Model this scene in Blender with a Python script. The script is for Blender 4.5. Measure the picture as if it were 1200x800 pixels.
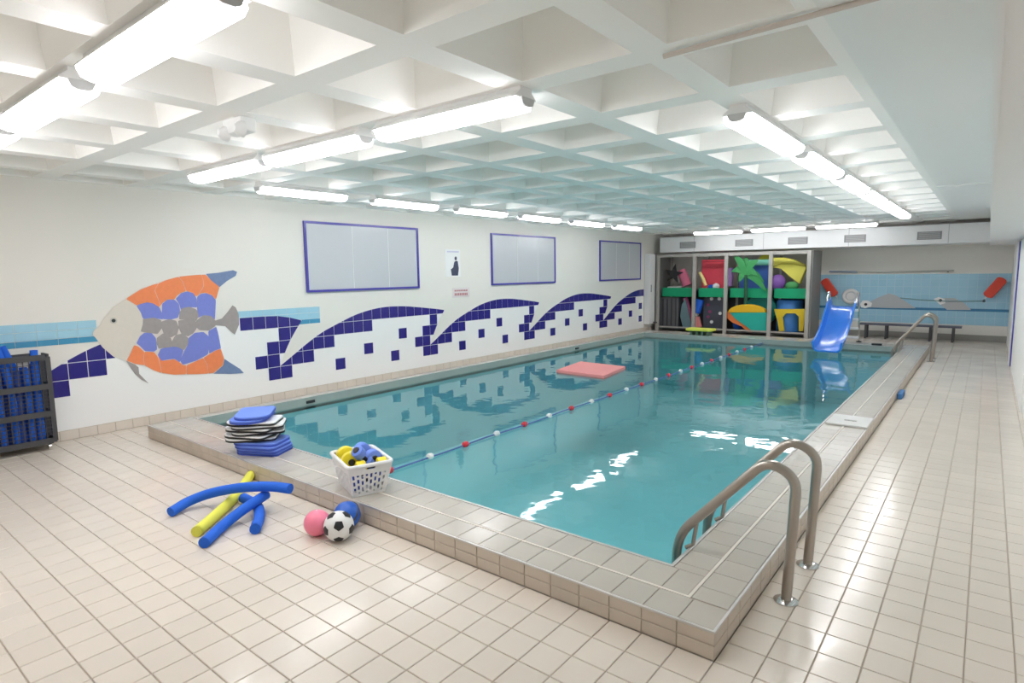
import bpy, bmesh, math, random
from mathutils import Vector, Matrix
random.seed(7)
for o in list(bpy.data.objects): bpy.data.objects.remove(o)
scene = bpy.context.scene
COL = scene.collection

# ------------------------------------------------------------------ camera
FPX, PITCH, YAW, ROLL = 699.8, .1157, -.6716, -.0128
CAM = Vector((0, 0, 1.7))
FW = Vector((math.sin(YAW)*math.cos(PITCH), math.cos(YAW)*math.cos(PITCH), -math.sin(PITCH)))
_R = Vector((math.cos(YAW), -math.sin(YAW), 0)); _U = _R.cross(FW)
RT = _R*math.cos(ROLL) + _U*math.sin(ROLL); UP = -_R*math.sin(ROLL) + _U*math.cos(ROLL)
cd = bpy.data.cameras.new('camera'); cam = bpy.data.objects.new('camera', cd); COL.objects.link(cam)
cd.sensor_width = 36; cd.lens = FPX/1200*36; cd.clip_start = .05; cd.clip_end = 100
m3 = Matrix((RT, UP, -FW)).transposed()
cam.matrix_world = Matrix.Translation(CAM) @ m3.to_4x4()
scene.camera = cam

# ------------------------------------------------------------------ world, exposure
w = bpy.data.worlds.new('world'); scene.world = w; w.use_nodes = True
w.node_tree.nodes['Background'].inputs[0].default_value = (1, 1, 1, 1)
w.node_tree.nodes['Background'].inputs[1].default_value = .2
vs = scene.view_settings
vs.view_transform = 'Standard'; vs.look = 'None'; vs.gamma = 1; vs.exposure = 0.98
vs.use_curve_mapping = False
scene.cycles.max_bounces = 16; scene.cycles.diffuse_bounces = 10; scene.cycles.transparent_max_bounces = 12
LAMP = 9.0            # emission of the fluorescent diffusers

# ------------------------------------------------------------------ pixel helpers (1200 x 800 frame)
def ray(u, v): return FW + RT*((u-600)/FPX) - UP*((v-400)/FPX)
def pz(u, v, z): d = ray(u, v); return CAM + d*((z-CAM.z)/d.z)
def px(u, v, x): d = ray(u, v); return CAM + d*((x-CAM.x)/d.x)
def py(u, v, y): d = ray(u, v); return CAM + d*((y-CAM.y)/d.y)
def proj(p):
    d = p-CAM; t = d.dot(FW)
    if t < .05: return None
    return (600+FPX*d.dot(RT)/t, 400-FPX*d.dot(UP)/t)

# ------------------------------------------------------------------ materials
MATS = {}
def mat(name, col, rough=.5, metal=0, spec=.5, emit=None, noise=0, nscale=8, bump=0, bscale=40, coat=0, vary=0, vpitch=.1715, alpha=1, trans=0, wet=None):
    if name in MATS: return MATS[name]
    m = bpy.data.materials.new(name); m.use_nodes = True
    nt = m.node_tree; b = nt.nodes['Principled BSDF']
    b.inputs['Base Color'].default_value = (*col, 1); b.inputs['Roughness'].default_value = rough
    b.inputs['Metallic'].default_value = metal; b.inputs['Specular IOR Level'].default_value = spec
    b.inputs['Coat Weight'].default_value = coat; b.inputs['Coat Roughness'].default_value = .1
    b.inputs['Transmission Weight'].default_value = trans
    if emit:
        b.inputs['Emission Color'].default_value = (*emit[0], 1); b.inputs['Emission Strength'].default_value = emit[1]
    geo = nt.nodes.new('ShaderNodeNewGeometry')
    cur = None
    if noise:
        n = nt.nodes.new('ShaderNodeTexNoise'); n.inputs['Scale'].default_value = nscale; n.inputs['Detail'].default_value = 3
        nt.links.new(geo.outputs['Position'], n.inputs['Vector'])
        mp = nt.nodes.new('ShaderNodeMapRange'); mp.inputs[3].default_value = 1-noise; mp.inputs[4].default_value = 1+noise
        nt.links.new(n.outputs[0], mp.inputs[0]); cur = mp.outputs[0]
    if vary:      # one tone per tile, from the tile's cell
        sn = nt.nodes.new('ShaderNodeVectorMath'); sn.operation = 'SNAP'; sn.inputs[1].default_value = (vpitch,)*3
        off = nt.nodes.new('ShaderNodeVectorMath'); off.operation = 'ADD'; off.inputs[1].default_value = (.835+20*vpitch, -2.44+20*vpitch, .05)
        nt.links.new(geo.outputs['Position'], off.inputs[0]); nt.links.new(off.outputs[0], sn.inputs[0])
        wn = nt.nodes.new('ShaderNodeTexWhiteNoise'); nt.links.new(sn.outputs[0], wn.inputs[0])
        mp2 = nt.nodes.new('ShaderNodeMapRange'); mp2.inputs[3].default_value = 1-vary; mp2.inputs[4].default_value = 1+vary
        nt.links.new(wn.outputs[0], mp2.inputs[0])
        if cur is None: cur = mp2.outputs[0]
        else:
            mm = nt.nodes.new('ShaderNodeMath'); mm.operation = 'MULTIPLY'
            nt.links.new(cur, mm.inputs[0]); nt.links.new(mp2.outputs[0], mm.inputs[1]); cur = mm.outputs[0]
    if cur is not None:
        h = nt.nodes.new('ShaderNodeVectorMath'); h.operation = 'SCALE'; h.inputs[0].default_value = col
        nt.links.new(cur, h.inputs['Scale']); nt.links.new(h.outputs[0], b.inputs['Base Color'])
    if wet:       # damp patches: lower roughness in blotches
        n3 = nt.nodes.new('ShaderNodeTexNoise'); n3.inputs['Scale'].default_value = 1.6; n3.inputs['Detail'].default_value = 5
        nt.links.new(geo.outputs['Position'], n3.inputs['Vector'])
        m4 = nt.nodes.new('ShaderNodeMapRange'); m4.inputs[1].default_value = .3; m4.inputs[2].default_value = .7; m4.inputs[3].default_value = wet[0]; m4.inputs[4].default_value = wet[1]
        nt.links.new(n3.outputs[0], m4.inputs[0]); nt.links.new(m4.outputs[0], b.inputs['Roughness'])
    if bump:
        n2 = nt.nodes.new('ShaderNodeTexNoise'); n2.inputs['Scale'].default_value = bscale
        nt.links.new(geo.outputs['Position'], n2.inputs['Vector'])
        bp = nt.nodes.new('ShaderNodeBump'); bp.inputs['Strength'].default_value = bump; bp.inputs['Distance'].default_value = .01
        nt.links.new(n2.outputs[0], bp.inputs['Height']); nt.links.new(bp.outputs[0], b.inputs['Normal'])
    MATS[name] = m; return m

M_floor = mat('floor_tile', (.70, .63, .555), .22, noise=.04, nscale=1.5, vary=.03, bump=.13, bscale=9, wet=(.13, .27))
M_grout = mat('grout', (.50, .43, .36), .9)
M_curbf = mat('curb_face_tile', (.58, .50, .42), .35, noise=.04, vary=.04)
M_curbt = mat('curb_top_tile', (.50, .46, .41), .22, noise=.05, nscale=3, vary=.03, bump=.06, bscale=12, wet=(.15, .27))
M_strip = mat('pale_strip', (.68, .63, .56), .4)
M_trim = mat('edge_trim', (.62, .60, .58), .3, metal=.5)
M_cream = mat('cream_wall', (.80, .775, .725), .6, noise=.02, nscale=2)
M_white = mat('white_tile', (.90, .90, .895), .25)
M_navy = mat('navy_tile', (.030, .022, .22), .18, noise=.12, nscale=5)
M_lblue = mat('light_blue_tile', (.36, .62, .76), .2, noise=.05)
M_teal = mat('teal_tile', (.06, .30, .50), .2, noise=.06)
M_wpaint = mat('white_paint', (.86, .86, .84), .55)
M_ceil = mat('ceiling_paint', (.90, .89, .865), .7)
M_soff = mat('soffit_board', (.84, .84, .82), .4)
M_duct = mat('duct_white', (.84, .84, .84), .4)
M_grille = mat('grille_grey', (.30, .30, .30), .5)
M_steel = mat('brushed_steel', (.42, .38, .34), .28, metal=1)
M_chrome = mat('chrome', (.7, .7, .7), .12, metal=1)
M_glow = mat('tube_diffuser', (1, 1, 1), .5, emit=((.98, .975, 1.0), LAMP))
M_house = mat('lamp_housing', (.75, .75, .74), .5)
M_cap = mat('lamp_cap', (.50, .50, .50), .4)
M_bframe = mat('blue_frame', (.07, .06, .36), .25)
M_panel = mat('grey_panel', (.55, .57, .60), .22, spec=.6)
M_blackp = mat('black_plastic', (.02, .02, .022), .45)
M_dark = mat('dark_grey', (.06, .06, .065), .55)
M_dgrey = mat('charcoal_panel', (.13, .13, .14), .6, noise=.15, nscale=6)
M_noodB = mat('blue_foam', (.012, .13, .68), .75, bump=.2, bscale=120)
M_noodY = mat('yellow_foam', (.82, .80, .10), .75, bump=.2, bscale=120)
M_pink = mat('pink_rubber', (.85, .16, .25), .3)
M_pinkf = mat('pink_foam', (.90, .33, .32), .7)
M_wplast = mat('white_plastic', (.80, .80, .80), .35)
M_bplast = mat('blue_plastic', (.04, .24, .85), .22, coat=.4)
M_yplast = mat('yellow_plastic', (.86, .70, .02), .35)
M_red = mat('red_plastic', (.75, .03, .05), .35)
M_orange = mat('orange_plastic', (.85, .12, .05), .4)
M_green = mat('green_strip', (.0, .36, .16), .6)
M_cagef = mat('cage_frame', (.46, .44, .41), .4, metal=.3)
M_kblue = mat('kickboard_blue', (.16, .27, .78), .7)
M_kblue2 = mat('kickboard_edge_blue', (.05, .10, .50), .7)

# ------------------------------------------------------------------ builders
def sett(o, label=None, cat=None, group=None, kind=None):
    if label: o['label'] = label
    if cat: o['category'] = cat
    if group: o['group'] = group
    if kind: o['kind'] = kind
    return o
def empty(name, loc, label, cat, group=None, rz=0):
    o = bpy.data.objects.new(name, None); o.empty_display_size = .1; COL.objects.link(o)
    o.location = loc; o.rotation_euler = (0, 0, rz)
    return sett(o, label, cat, group)

class MB:
    def __init__(s): s.v = []; s.f = []
    def add(s, vs, fs):
        n = len(s.v); s.v += [tuple(p) for p in vs]; s.f += [tuple(i+n for i in f) for f in fs]; return s
    def box(s, a, b):
        (x0, y0, z0), (x1, y1, z1) = a, b
        return s.add([(x0,y0,z0),(x1,y0,z0),(x1,y1,z0),(x0,y1,z0),(x0,y0,z1),(x1,y0,z1),(x1,y1,z1),(x0,y1,z1)],
                     [(3,2,1,0),(4,5,6,7),(0,1,5,4),(1,2,6,5),(2,3,7,6),(3,0,4,7)])
    def prism(s, pts, d):
        """closed polygon pts (3d, list) extruded by vector d"""
        n = len(pts); d = Vector(d); P = [Vector(p) for p in pts]
        nor = Vector((0, 0, 0))
        for i in range(n): nor += P[i].cross(P[(i+1) % n])
        if nor.dot(d) < 0: P.reverse()
        vs = P + [p+d for p in P]
        return s.add(vs, [tuple(range(n-1, -1, -1)), tuple(range(n, 2*n))] + [(i, (i+1) % n, n+(i+1) % n, n+i) for i in range(n)])
    def tube(s, path, r, n=12, caps=True, closed=False):
        P = [Vector(p) for p in path]; m = len(P); rings = []
        up = None
        for i in range(m):
            if closed: t = P[(i+1) % m]-P[i-1]
            else: t = P[min(i+1, m-1)]-P[max(i-1, 0)]
            t.normalize()
            if up is None:
                a = Vector((0, 0, 1)) if abs(t.z) < .9 else Vector((1, 0, 0))
                up = (a - t*a.dot(t)).normalized()
            else: up = (up - t*up.dot(t)).normalized()
            sd = t.cross(up)
            rr = r[i] if isinstance(r, (list, tuple)) else r
            rings.append([P[i] + up*math.cos(2*math.pi*k/n)*rr + sd*math.sin(2*math.pi*k/n)*rr for k in range(n)])
        vs = [p for R in rings for p in R]; fs = []
        for i in range(m if closed else m-1):
            j = (i+1) % m
            for k in range(n):
                fs.append((i*n+k, i*n+(k+1) % n, j*n+(k+1) % n, j*n+k)[::-1])
        if caps and not closed:
            fs.append(tuple(range(n))); fs.append(tuple(range((m-1)*n, m*n))[::-1])
        return s.add(vs, fs)
    def lathe(s, prof, c=(0, 0, 0), n=20, axis='z'):
        vs = []; fs = []; c = Vector(c); m = len(prof)
        for r, h in prof:
            for k in range(n):
                a = 2*math.pi*k/n; p = (r*math.cos(a), r*math.sin(a), h)
                if axis == 'x': p = (p[2], p[0], p[1])
                if axis == 'y': p = (p[1], p[2], p[0])
                vs.append(c+Vector(p))
        for i in range(m-1):
            for k in range(n): fs.append((i*n+k, i*n+(k+1) % n, (i+1)*n+(k+1) % n, (i+1)*n+k))
        fs.append(tuple(range(n))[::-1]); fs.append(tuple(range((m-1)*n, m*n)))
        return s.add(vs, fs)
    def sphere(s, c, r, n=24, m=14, sc=(1, 1, 1)):
        prof = [(max(1e-4, r*math.sin(math.pi*i/m)), -r*math.cos(math.pi*i/m)) for i in range(m+1)]
        b = MB().lathe(prof, (0, 0, 0), n)
        c = Vector(c)
        return s.add([(c.x+p[0]*sc[0], c.y+p[1]*sc[1], c.z+p[2]*sc[2]) for p in b.v], b.f)
    def mesh(s, name, smooth=False, off=(0, 0, 0)):
        me = bpy.data.meshes.new(name); o = Vector(off)
        me.from_pydata([Vector(p)-o for p in s.v], [], s.f); me.update()
        if smooth:
            me.polygons.foreach_set('use_smooth', [True]*len(me.polygons)); me.set_sharp_from_angle(angle=.7)
        return me
    def build(s, name, m, parent=None, smooth=False, off=None, bevel=0):
        if off is None:
            off = parent.location if (parent is not None and parent.type == 'EMPTY') else (0, 0, 0)
        me = s.mesh(name, smooth, off); me.materials.append(m)
        o = bpy.data.objects.new(name, me); COL.objects.link(o); o.parent = parent
        if bevel:
            b = o.modifiers.new('bevel', 'BEVEL'); b.width = bevel; b.segments = 2; b.limit_method = 'ANGLE'
        return o
def dup(root, loc, rz=None, label=None, group=None):
    r = root.copy(); COL.objects.link(r); r.location = loc
    if rz is not None: r.rotation_euler = (0, 0, rz)
    if label: r['label'] = label
    if group: r['group'] = group
    for ch in list(root.children):
        c = ch.copy(); COL.objects.link(c); c.parent = r
        for g in ch.children:
            d = g.copy(); COL.objects.link(d); d.parent = c
    return r
def catmull(pts, k=8):
    P = [Vector(p) for p in pts]; P = [2*P[0]-P[1]] + P + [2*P[-1]-P[-2]]; out = []
    for i in range(1, len(P)-2):
        for j in range(k):
            t = j/k; a, b, c, d = P[i-1:i+3]
            out.append(.5*((2*b)+(c-a)*t+(2*a-5*b+4*c-d)*t*t+(3*b-a-3*c+d)*t**3))
    out.append(P[-2]); return out
def fillet(pts, r, k=6):
    P = [Vector(p) for p in pts]; out = [P[0]]
    for i in range(1, len(P)-1):
        a = (P[i-1]-P[i]); b = (P[i+1]-P[i]); rr = min(r, a.length*.49, b.length*.49)
        p0 = P[i]+a.normalized()*rr; p1 = P[i]+b.normalized()*rr
        for j in range(k+1):
            t = j/k; out.append(p0*(1-t)**2 + P[i]*2*t*(1-t) + p1*t*t)
    out.append(P[-1]); return out

# --- tiles: one mesh per size, each tile an object; the smallest in view joined
_tm = {}
def tile_geo(a, b, t, bev=.0025):
    mb = MB()
    vs = [(-a,-b,0),(a,-b,0),(a,b,0),(-a,b,0),(-a,-b,t-bev),(a,-b,t-bev),(a,b,t-bev),(-a,b,t-bev),
          (-a+bev,-b+bev,t),(a-bev,-b+bev,t),(a-bev,b-bev,t),(-a+bev,b-bev,t)]
    fs = [(8,9,10,11)]
    for i in range(4):
        j = (i+1) % 4; fs += [(i, j, 4+j, 4+i), (4+i, 4+j, 8+j, 8+i)]
    return vs, fs
def tile_area(M, a, b, t):
    p = [proj(M @ Vector((sx*a, sy*b, t))) for sx, sy in ((-1,-1),(1,-1),(1,1),(-1,1))]
    if any(q is None for q in p): return 0
    if (CAM-M.translation).dot(M.to_3x3() @ Vector((0, 0, 1))) <= 0: return 0
    cx = sum(q[0] for q in p)/4; cy = sum(q[1] for q in p)/4
    if not (-5 < cx < 1205 and -5 < cy < 805): return 0
    return abs(sum(p[i][0]*p[(i+1) % 4][1]-p[(i+1) % 4][0]*p[i][1] for i in range(4)))/2
def lay_tiles(tiles, parent, limit=300, name='tile', weight=None):
    """tiles: list of (matrix, half a, half b, thickness, material)"""
    sc = [(tile_area(*tl[:4]), i) for i, tl in enumerate(tiles)]
    sc.sort(reverse=True)
    keep = set(i for s, i in sc[:limit] if s > 60)
    rest = {}
    for i, (M, a, b, t, m) in enumerate(tiles):
        if i in keep:
            key = (round(a, 4), round(b, 4), round(t, 4), m.name)
            if key not in _tm:
                vs, fs = tile_geo(a, b, t); me = bpy.data.meshes.new(name); me.from_pydata(vs, [], fs); me.materials.append(m); _tm[key] = me
            o = bpy.data.objects.new(name, _tm[key]); COL.objects.link(o); o.parent = parent; o.matrix_local = M
        else:
            mb = rest.setdefault(m.name, (MB(), m))[0]
            vs, fs = tile_geo(a, b, t); mb.add([M @ Vector(v) for v in vs], fs)
    for k, (mb, m) in rest.items():
        o = mb.build(name+'_field', m, parent); o['kind'] = 'stuff'
def tm(c, xa, za):
    xa = Vector(xa).normalized(); za = Vector(za).normalized(); ya = za.cross(xa)
    return Matrix.Translation(Vector(c)) @ Matrix((xa, ya, za)).transposed().to_4x4()

# ------------------------------------------------------------------ dimensions
XL, XR, YB, YF, H = -7.5, .41, -1.6, 17.2, 2.69
PX0, PX1, PY0, PY1 = -6.76, -1.235, 2.90, 13.9          # water edge
RX0, RX1, RY0, RY1 = -6.9, -.835, 2.44, 14.4            # rim outer edge
ZR, ZW, ZB = .135, .03, -1.15
TP = .1715

# ------------------------------------------------------------------ floor
g = MB()
g.box((XL-.1, YB-.1, -.06), (XR+.1, RY0, -.006)); g.box((XL-.1, RY1, -.06), (XR+.1, YF+.1, -.006))
g.box((XL-.1, RY0, -.06), (RX0, RY1, -.006)); g.box((RX1, RY0, -.06), (XR+.1, RY1, -.006))
floor = g.build('floor', M_grout); floor['kind'] = 'structure'
tl = []
nx0 = int((XL-RX1)/TP)-1; nx1 = int((XR-RX1)/TP)+1; ny0 = int((YB-RY0)/TP)-1; ny1 = int((YF-RY0)/TP)+1
for i in range(nx0, nx1):
    for j in range(ny0, ny1):
        x0 = max(RX1+i*TP, XL); x1 = min(RX1+(i+1)*TP, XR); y0 = max(RY0+j*TP, YB); y1 = min(RY0+(j+1)*TP, YF)
        if x1-x0 < .03 or y1-y0 < .03: continue
        cx, cy = (x0+x1)/2, (y0+y1)/2
        if RX0-.02 < cx < RX1 and RY0 < cy < RY1+.05: continue
        tl.append((tm((cx, cy, -.008), (1, 0, 0), (0, 0, 1)), (x1-x0)/2-.0022, (y1-y0)/2-.0022, .008, M_floor))
lay_tiles(tl, floor)

# ------------------------------------------------------------------ pool rim
g = MB(); e = .006
g.box((RX0+e, RY0+e, -.05), (RX1-e, PY0-.012, ZR-e)); g.box((RX0+e, PY1+.012, -.05), (RX1-e, RY1-e, ZR-e))
g.box((RX0+e, PY0-.012, -.05), (PX0-.012, PY1+.012, ZR-e)); g.box((PX1+.012, PY0-.012, -.05), (RX1-e, PY1+.012, ZR-e))
rim = g.build('pool_rim', M_grout); rim['kind'] = 'structure'
tl = []
def top(x0, x1, y0, y1, m=M_curbt): tl.append((tm(((x0+x1)/2, (y0+y1)/2, ZR-.007), (1, 0, 0), (0, 0, 1)), (x1-x0)/2-.0018, (y1-y0)/2-.0018, .007, m))
# front: two rows split by a pale strip
mid = (RY0+PY0)/2-.02; sw = .016
n = round((RX1-RX0)/TP); st = (RX1-RX0)/n
xm = (RX1+PX1)/2
for i in range(n):
    x0, x1 = RX0+i*st, RX0+(i+1)*st
    top(x0, x1, RY0+.012, mid-sw/2)
    if x0 < xm-.04: top(x0, min(x1, xm-sw/2), mid+sw/2, PY0-.02)
    for zz, hh in ((.0, .066), (.068, .058)):
        tl.append((tm(((x0+x1)/2, RY0+.007, zz+hh/2), (1, 0, 0), (0, -1, 0)), st/2-.0018, hh/2-.001, .007, M_curbf))
n = round((RY1-RY0)/TP); st = (RY1-RY0)/n
for j in range(n):
    y0, y1 = RY0+j*st, RY0+(j+1)*st
    if y0 > mid-.1 and y1 < PY1+.12:
        top(xm+sw/2, RX1-.012, max(y0, mid), y1)
        if y1 > PY0: top(PX1+.02, xm-sw/2, max(y0, PY0-.02), y1)
        if y1 > PY0: top(RX0+.004, PX0-.004, max(y0, PY0-.02), y1)
    for zz, hh in ((.0, .066), (.068, .058)):
        tl.append((tm((RX1-.007, (y0+y1)/2, zz+hh/2), (0, 1, 0), (1, 0, 0)), st/2-.0018, hh/2-.001, .007, M_curbf))
n = round((RX1-RX0)/TP); st = (RX1-RX0)/n
for i in range(n):
    x0, x1 = RX0+i*st, RX0+(i+1)*st
    top(x0, x1, PY1+.02, PY1+.25); top(x0, x1, PY1+.255, RY1)
lay_tiles(tl, rim)
# pale strips, edge trims
g = MB(); g.box((RX0+.02, mid-sw/2, ZR-.007), (xm+sw/2, mid+sw/2, ZR+.0005)); g.box((xm-sw/2, mid+sw/2, ZR-.007), (xm+sw/2, PY1, ZR+.0005))
g.build('pale_strip', M_strip, rim)
MB().box((RX0, RY0-.002, ZR-.010), (RX1+.002, RY0+.011, ZR+.001)).build('outer_trim', M_trim, rim, bevel=.002)
MB().box((RX1-.011, RY0+.011, ZR-.010), (RX1+.002, RY1, ZR+.001)).build('outer_trim', M_trim, rim, bevel=.002)
MB().box((PX0-.02, PY0-.02, ZR-.03), (PX1+.02, PY0, ZR+.004)).build('inner_trim', M_trim, rim, bevel=.004)
MB().box((PX1, PY0, ZR-.03), (PX1+.02, PY1, ZR+.004)).build('inner_trim', M_trim, rim, bevel=.004)

# ------------------------------------------------------------------ pool basin and water
M_basin = mat('basin_tile', (.50, .82, .85), .4, noise=.06, nscale=1.2)
M_free = mat('waterline_tile', (.36, .40, .37), .3, noise=.06)
g = MB()
g.add([(PX0,PY0,ZB),(PX1,PY0,ZB),(PX1,PY1,ZB),(PX0,PY1,ZB),(PX0,PY0,ZW-.02),(PX1,PY0,ZW-.02),(PX1,PY1,ZW-.02),(PX0,PY1,ZW-.02)],
      [(0,1,2,3),(1,0,4,5),(2,1,5,6),(3,2,6,7),(0,3,7,4)])
basin = g.build('pool_basin', M_basin); basin['kind'] = 'structure'
g = MB()
for a, b in (((PX0-.012, PY0, ZW-.05), (PX0, PY1, ZR-.002)), ((PX0-.012, PY1, ZW-.05), (PX1+.012, PY1+.012, ZR-.002)),
             ((PX1, PY0, ZW-.05), (PX1+.012, PY1, ZR-.03)), ((PX0, PY0-.012, ZW-.05), (PX1, PY0, ZR-.03))): g.box(a, b)
g.build('waterline_band', M_free, basin)
# water: tinted clear surface with Fresnel reflections and ripples
mw = bpy.data.materials.new('water'); mw.use_nodes = True; nt = mw.node_tree; nt.nodes.clear()
out = nt.nodes.new('ShaderNodeOutputMaterial'); mx = nt.nodes.new('ShaderNodeMixShader')
tr = nt.nodes.new('ShaderNodeBsdfTransparent'); tr.inputs[0].default_value = (.71, .94, .955, 1)
gl = nt.nodes.new('ShaderNodeBsdfGlossy'); gl.inputs['Roughness'].default_value = .03
fr = nt.nodes.new('ShaderNodeFresnel'); fr.inputs[0].default_value = 1.42
tc = nt.nodes.new('ShaderNodeNewGeometry'); mp = nt.nodes.new('ShaderNodeMapping'); mp.inputs['Scale'].default_value = (1.0, 1.0, 1.0)
n1 = nt.nodes.new('ShaderNodeTexNoise'); n1.inputs['Scale'].default_value = 1.7; n1.inputs['Detail'].default_value = 3.0
bp = nt.nodes.new('ShaderNodeBump'); bp.inputs['Strength'].default_value = .32; bp.inputs['Distance'].default_value = .02
nt.links.new(tc.outputs['Position'], mp.inputs[0]); nt.links.new(mp.outputs[0], n1.inputs['Vector']); nt.links.new(n1.outputs[0], bp.inputs['Height'])
for nd in (gl, fr): nt.links.new(bp.outputs[0], nd.inputs['Normal'])
nt.links.new(fr.outputs[0], mx.inputs[0]); nt.links.new(tr.outputs[0], mx.inputs[1]); nt.links.new(gl.outputs[0], mx.inputs[2]); nt.links.new(mx.outputs[0], out.inputs[0])
g = MB().add([(PX0, PY0, ZW), (PX1, PY0, ZW), (PX1, PY1, ZW), (PX0, PY1, ZW)], [(0, 1, 2, 3)])
water = g.build('pool_water', mw)
sett(water, 'clear turquoise water filling the rectangular swimming pool', 'water', kind='stuff')

# ------------------------------------------------------------------ walls
def wall(name, a, b, m):
    o = MB().box(a, b).build(name, m); o['kind'] = 'structure'; return o
wl = wall('wall_left', (XL-.12, YB-.1, -.05), (XL, YF+.1, H+.5), M_cream)
wr = wall('wall_right', (XR, YB-.1, -.05), (XR+.12, YF+.1, H+.5), M_wpaint)
wf = wall('wall_far', (XL, YF, -.05), (XR, YF+.12, H+.5), M_cream)
wb = wall('wall_back', (XL, YB-.12, -.05), (XR, YB, H+.5), M_cream)
# skirting tiles on the left wall
tl = []
n = round((YF-YB)/TP); st = (YF-YB)/n
bb = MB().box((XL, YB, 0), (XL+.003, YF, .104)).build('baseboard_left', M_grout); bb['kind'] = 'structure'
for j in range(n): tl.append((tm((XL+.001, YB+(j+.5)*st, .052), (0, 1, 0), (1, 0, 0)), st/2-.0018, .050, .008, M_floor))
lay_tiles(tl, bb)

# ------------------------------------------------------------------ left wall mosaic
TZ = [.108, .287, .461, .635, .811, .990, 1.185]       # row joints (row r = TZ[r+1]..TZ[r+2])
CURVE = [(0,.468),(1,.577),(2,.688),(3,.792),(4,.88),(5,.949),(6,1.012),(7,1.072),(8,1.116),(9,1.148),(10,1.168),(11,1.175),(12,1.172),(13,1.162),(14,1.143),(15,1.123),(16,1.100),(17,1.078),(18.05,1.050)]
PITS = [1.42, 4.342, 7.158, 10.017, 13.12]
PW = [.176, .176, .1787, .1939, .1939]
def clip_half(poly, ax, val, keep_ge):
    out = []; n = len(poly)
    for i in range(n):
        p, q = poly[i], poly[(i+1) % n]
        pi = (p[ax] >= val) if keep_ge else (p[ax] <= val); qi = (q[ax] >= val) if keep_ge else (q[ax] <= val)
        if pi: out.append(p)
        if pi != qi:
            t = (val-p[ax])/(q[ax]-p[ax]); out.append((p[0]+(q[0]-p[0])*t, p[1]+(q[1]-p[1])*t))
    return out
def clip_cell(poly, y0, y1, z0, z1):
    for ax, v, k in ((0, y0, True), (0, y1, False), (1, z0, True), (1, z1, False)):
        poly = clip_half(poly, ax, v, k)
        if len(poly) < 3: return []
    out = []
    for p in poly:
        if not out or abs(p[0]-out[-1][0])+abs(p[1]-out[-1][1]) > 1e-4: out.append(p)
    if len(out) > 2 and abs(out[0][0]-out[-1][0])+abs(out[0][1]-out[-1][1]) < 1e-4: out.pop()
    ar = abs(sum(out[i][0]*out[(i+1) % len(out)][1]-out[(i+1) % len(out)][0]*out[i][1] for i in range(len(out))))/2
    return out if len(out) > 2 and ar > 2e-4 else []
def smooth_curve(p0, w, t0, t1):
    P = catmull([(p0+t*w, z, 0) for t, z in CURVE], 4); return [(p[0], p[1]) for p in P if p0+t0*w-1e-6 <= p[0] <= p0+t1*w+1e-6]
def back_edge(pit, tip):      # swoosh from the crest tip down to the next pit
    out = []
    for i in range(1, 9):
        t = i/9; y = tip[0]+(pit-tip[0])*t; z = tip[1]+(.468-tip[1])*t
        out.append((y-.035*math.sin(math.pi*t), z))
    return out
END_Y = 15.35
# outline of the white and navy tiling, one polygon per wave, split at the pits
def tile_piece(y0, y1, z0, z1, poly, m, parent, t0=.004, t=.004, gap=.0035):
    c = clip_cell(poly, y0+gap, y1-gap, z0+gap, z1-gap)
    if c: MB().prism([(XL+t0, p[0], p[1]) for p in c], (t, 0, 0)).build('tile', m, parent)
white = MB()
WT = .0045
# wave region polygons (y, z); each begins at its pit and ends at the overhanging tip
polys = []
for k in range(1, 5):
    p0, w = PITS[k], PW[k]
    if k < 4:
        cv = smooth_curve(p0, w, 0, 18.05); nxt = PITS[k+1]
        poly = [(p0, .108)] + cv + back_edge(nxt, cv[-1]) + [(nxt, .468), (nxt, .108)]
    else:
        cv = [q for q in smooth_curve(p0, w, 0, 18.05) if q[0] < END_Y]
        poly = [(p0, .108)] + cv + [(END_Y, cv[-1][1]), (END_Y, .108)]
    polys.append(poly)
# first crest: begins behind the fish tail
cv = [(PITS[1]-2.2*.176, 1.157), (PITS[1]-2*.176, 1.158)] + [(PITS[1]+(t-16)*.176, z+.0) for t, z in ((15, 1.156), (16, 1.150), (17, 1.118), (18.05, 1.066))]
first = [(2.26, .108), (2.26, .955), (3.0, 1.0), (3.82, 1.157)] + cv + back_edge(PITS[1], cv[-1]) + [(PITS[1], .468), (PITS[1], .108)]
mini = [(YB, .108), (YB, .47), (1.42, .47)] + [(y, z+.045) for y, z in smooth_curve(1.42, .176, .5, 4.8)] + [(2.268, .968), (2.26, .955), (2.26, .108)]
panels = []
for poly in [mini, first] + polys:
    white.prism([(XL, y, z) for y, z in poly], (WT, 0, 0))
wp = white.build('white_tile_panel', M_white, wl)
# navy tiles
ROW = lambda r: (TZ[r+1], TZ[r+2])
def navy(k, i, r, poly):
    p0, w = PITS[k], PW[k]; z0, z1 = ROW(r)
    tile_piece(p0+i*w, p0+(i+1)*w, z0, z1, poly, M_navy, wl)
iso = {1: [(5,0),(8,1),(11,0),(12,2)], 2: [(4,0),(7,1),(10,2),(11,0)], 3: [(4,0),(7,1),(10,2),(11,0)], 4: [(4,0),(7,1),(10,2),(10,0)]}
for k in range(1, 5):
    poly = polys[k-1]
    cells = [(0,0)] + [(i,1) for i in range(0,3)] + [(i,2) for i in range(0,5)] + [(i,3) for i in range(2,9)] + [(i,4) for i in range(5,18)]
    cells += [(16,3),(15,2),(16,2),(14,1),(15,1),(15,0)] + iso[k]
    for i, r in cells: navy(k, i, r, poly)
for i, r in [(i,4) for i in range(-3,2)] + [(0,3),(1,3),(-1,2),(0,2),(-2,1),(-1,1),(-1,0)]: navy(1, i, r, first)
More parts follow.
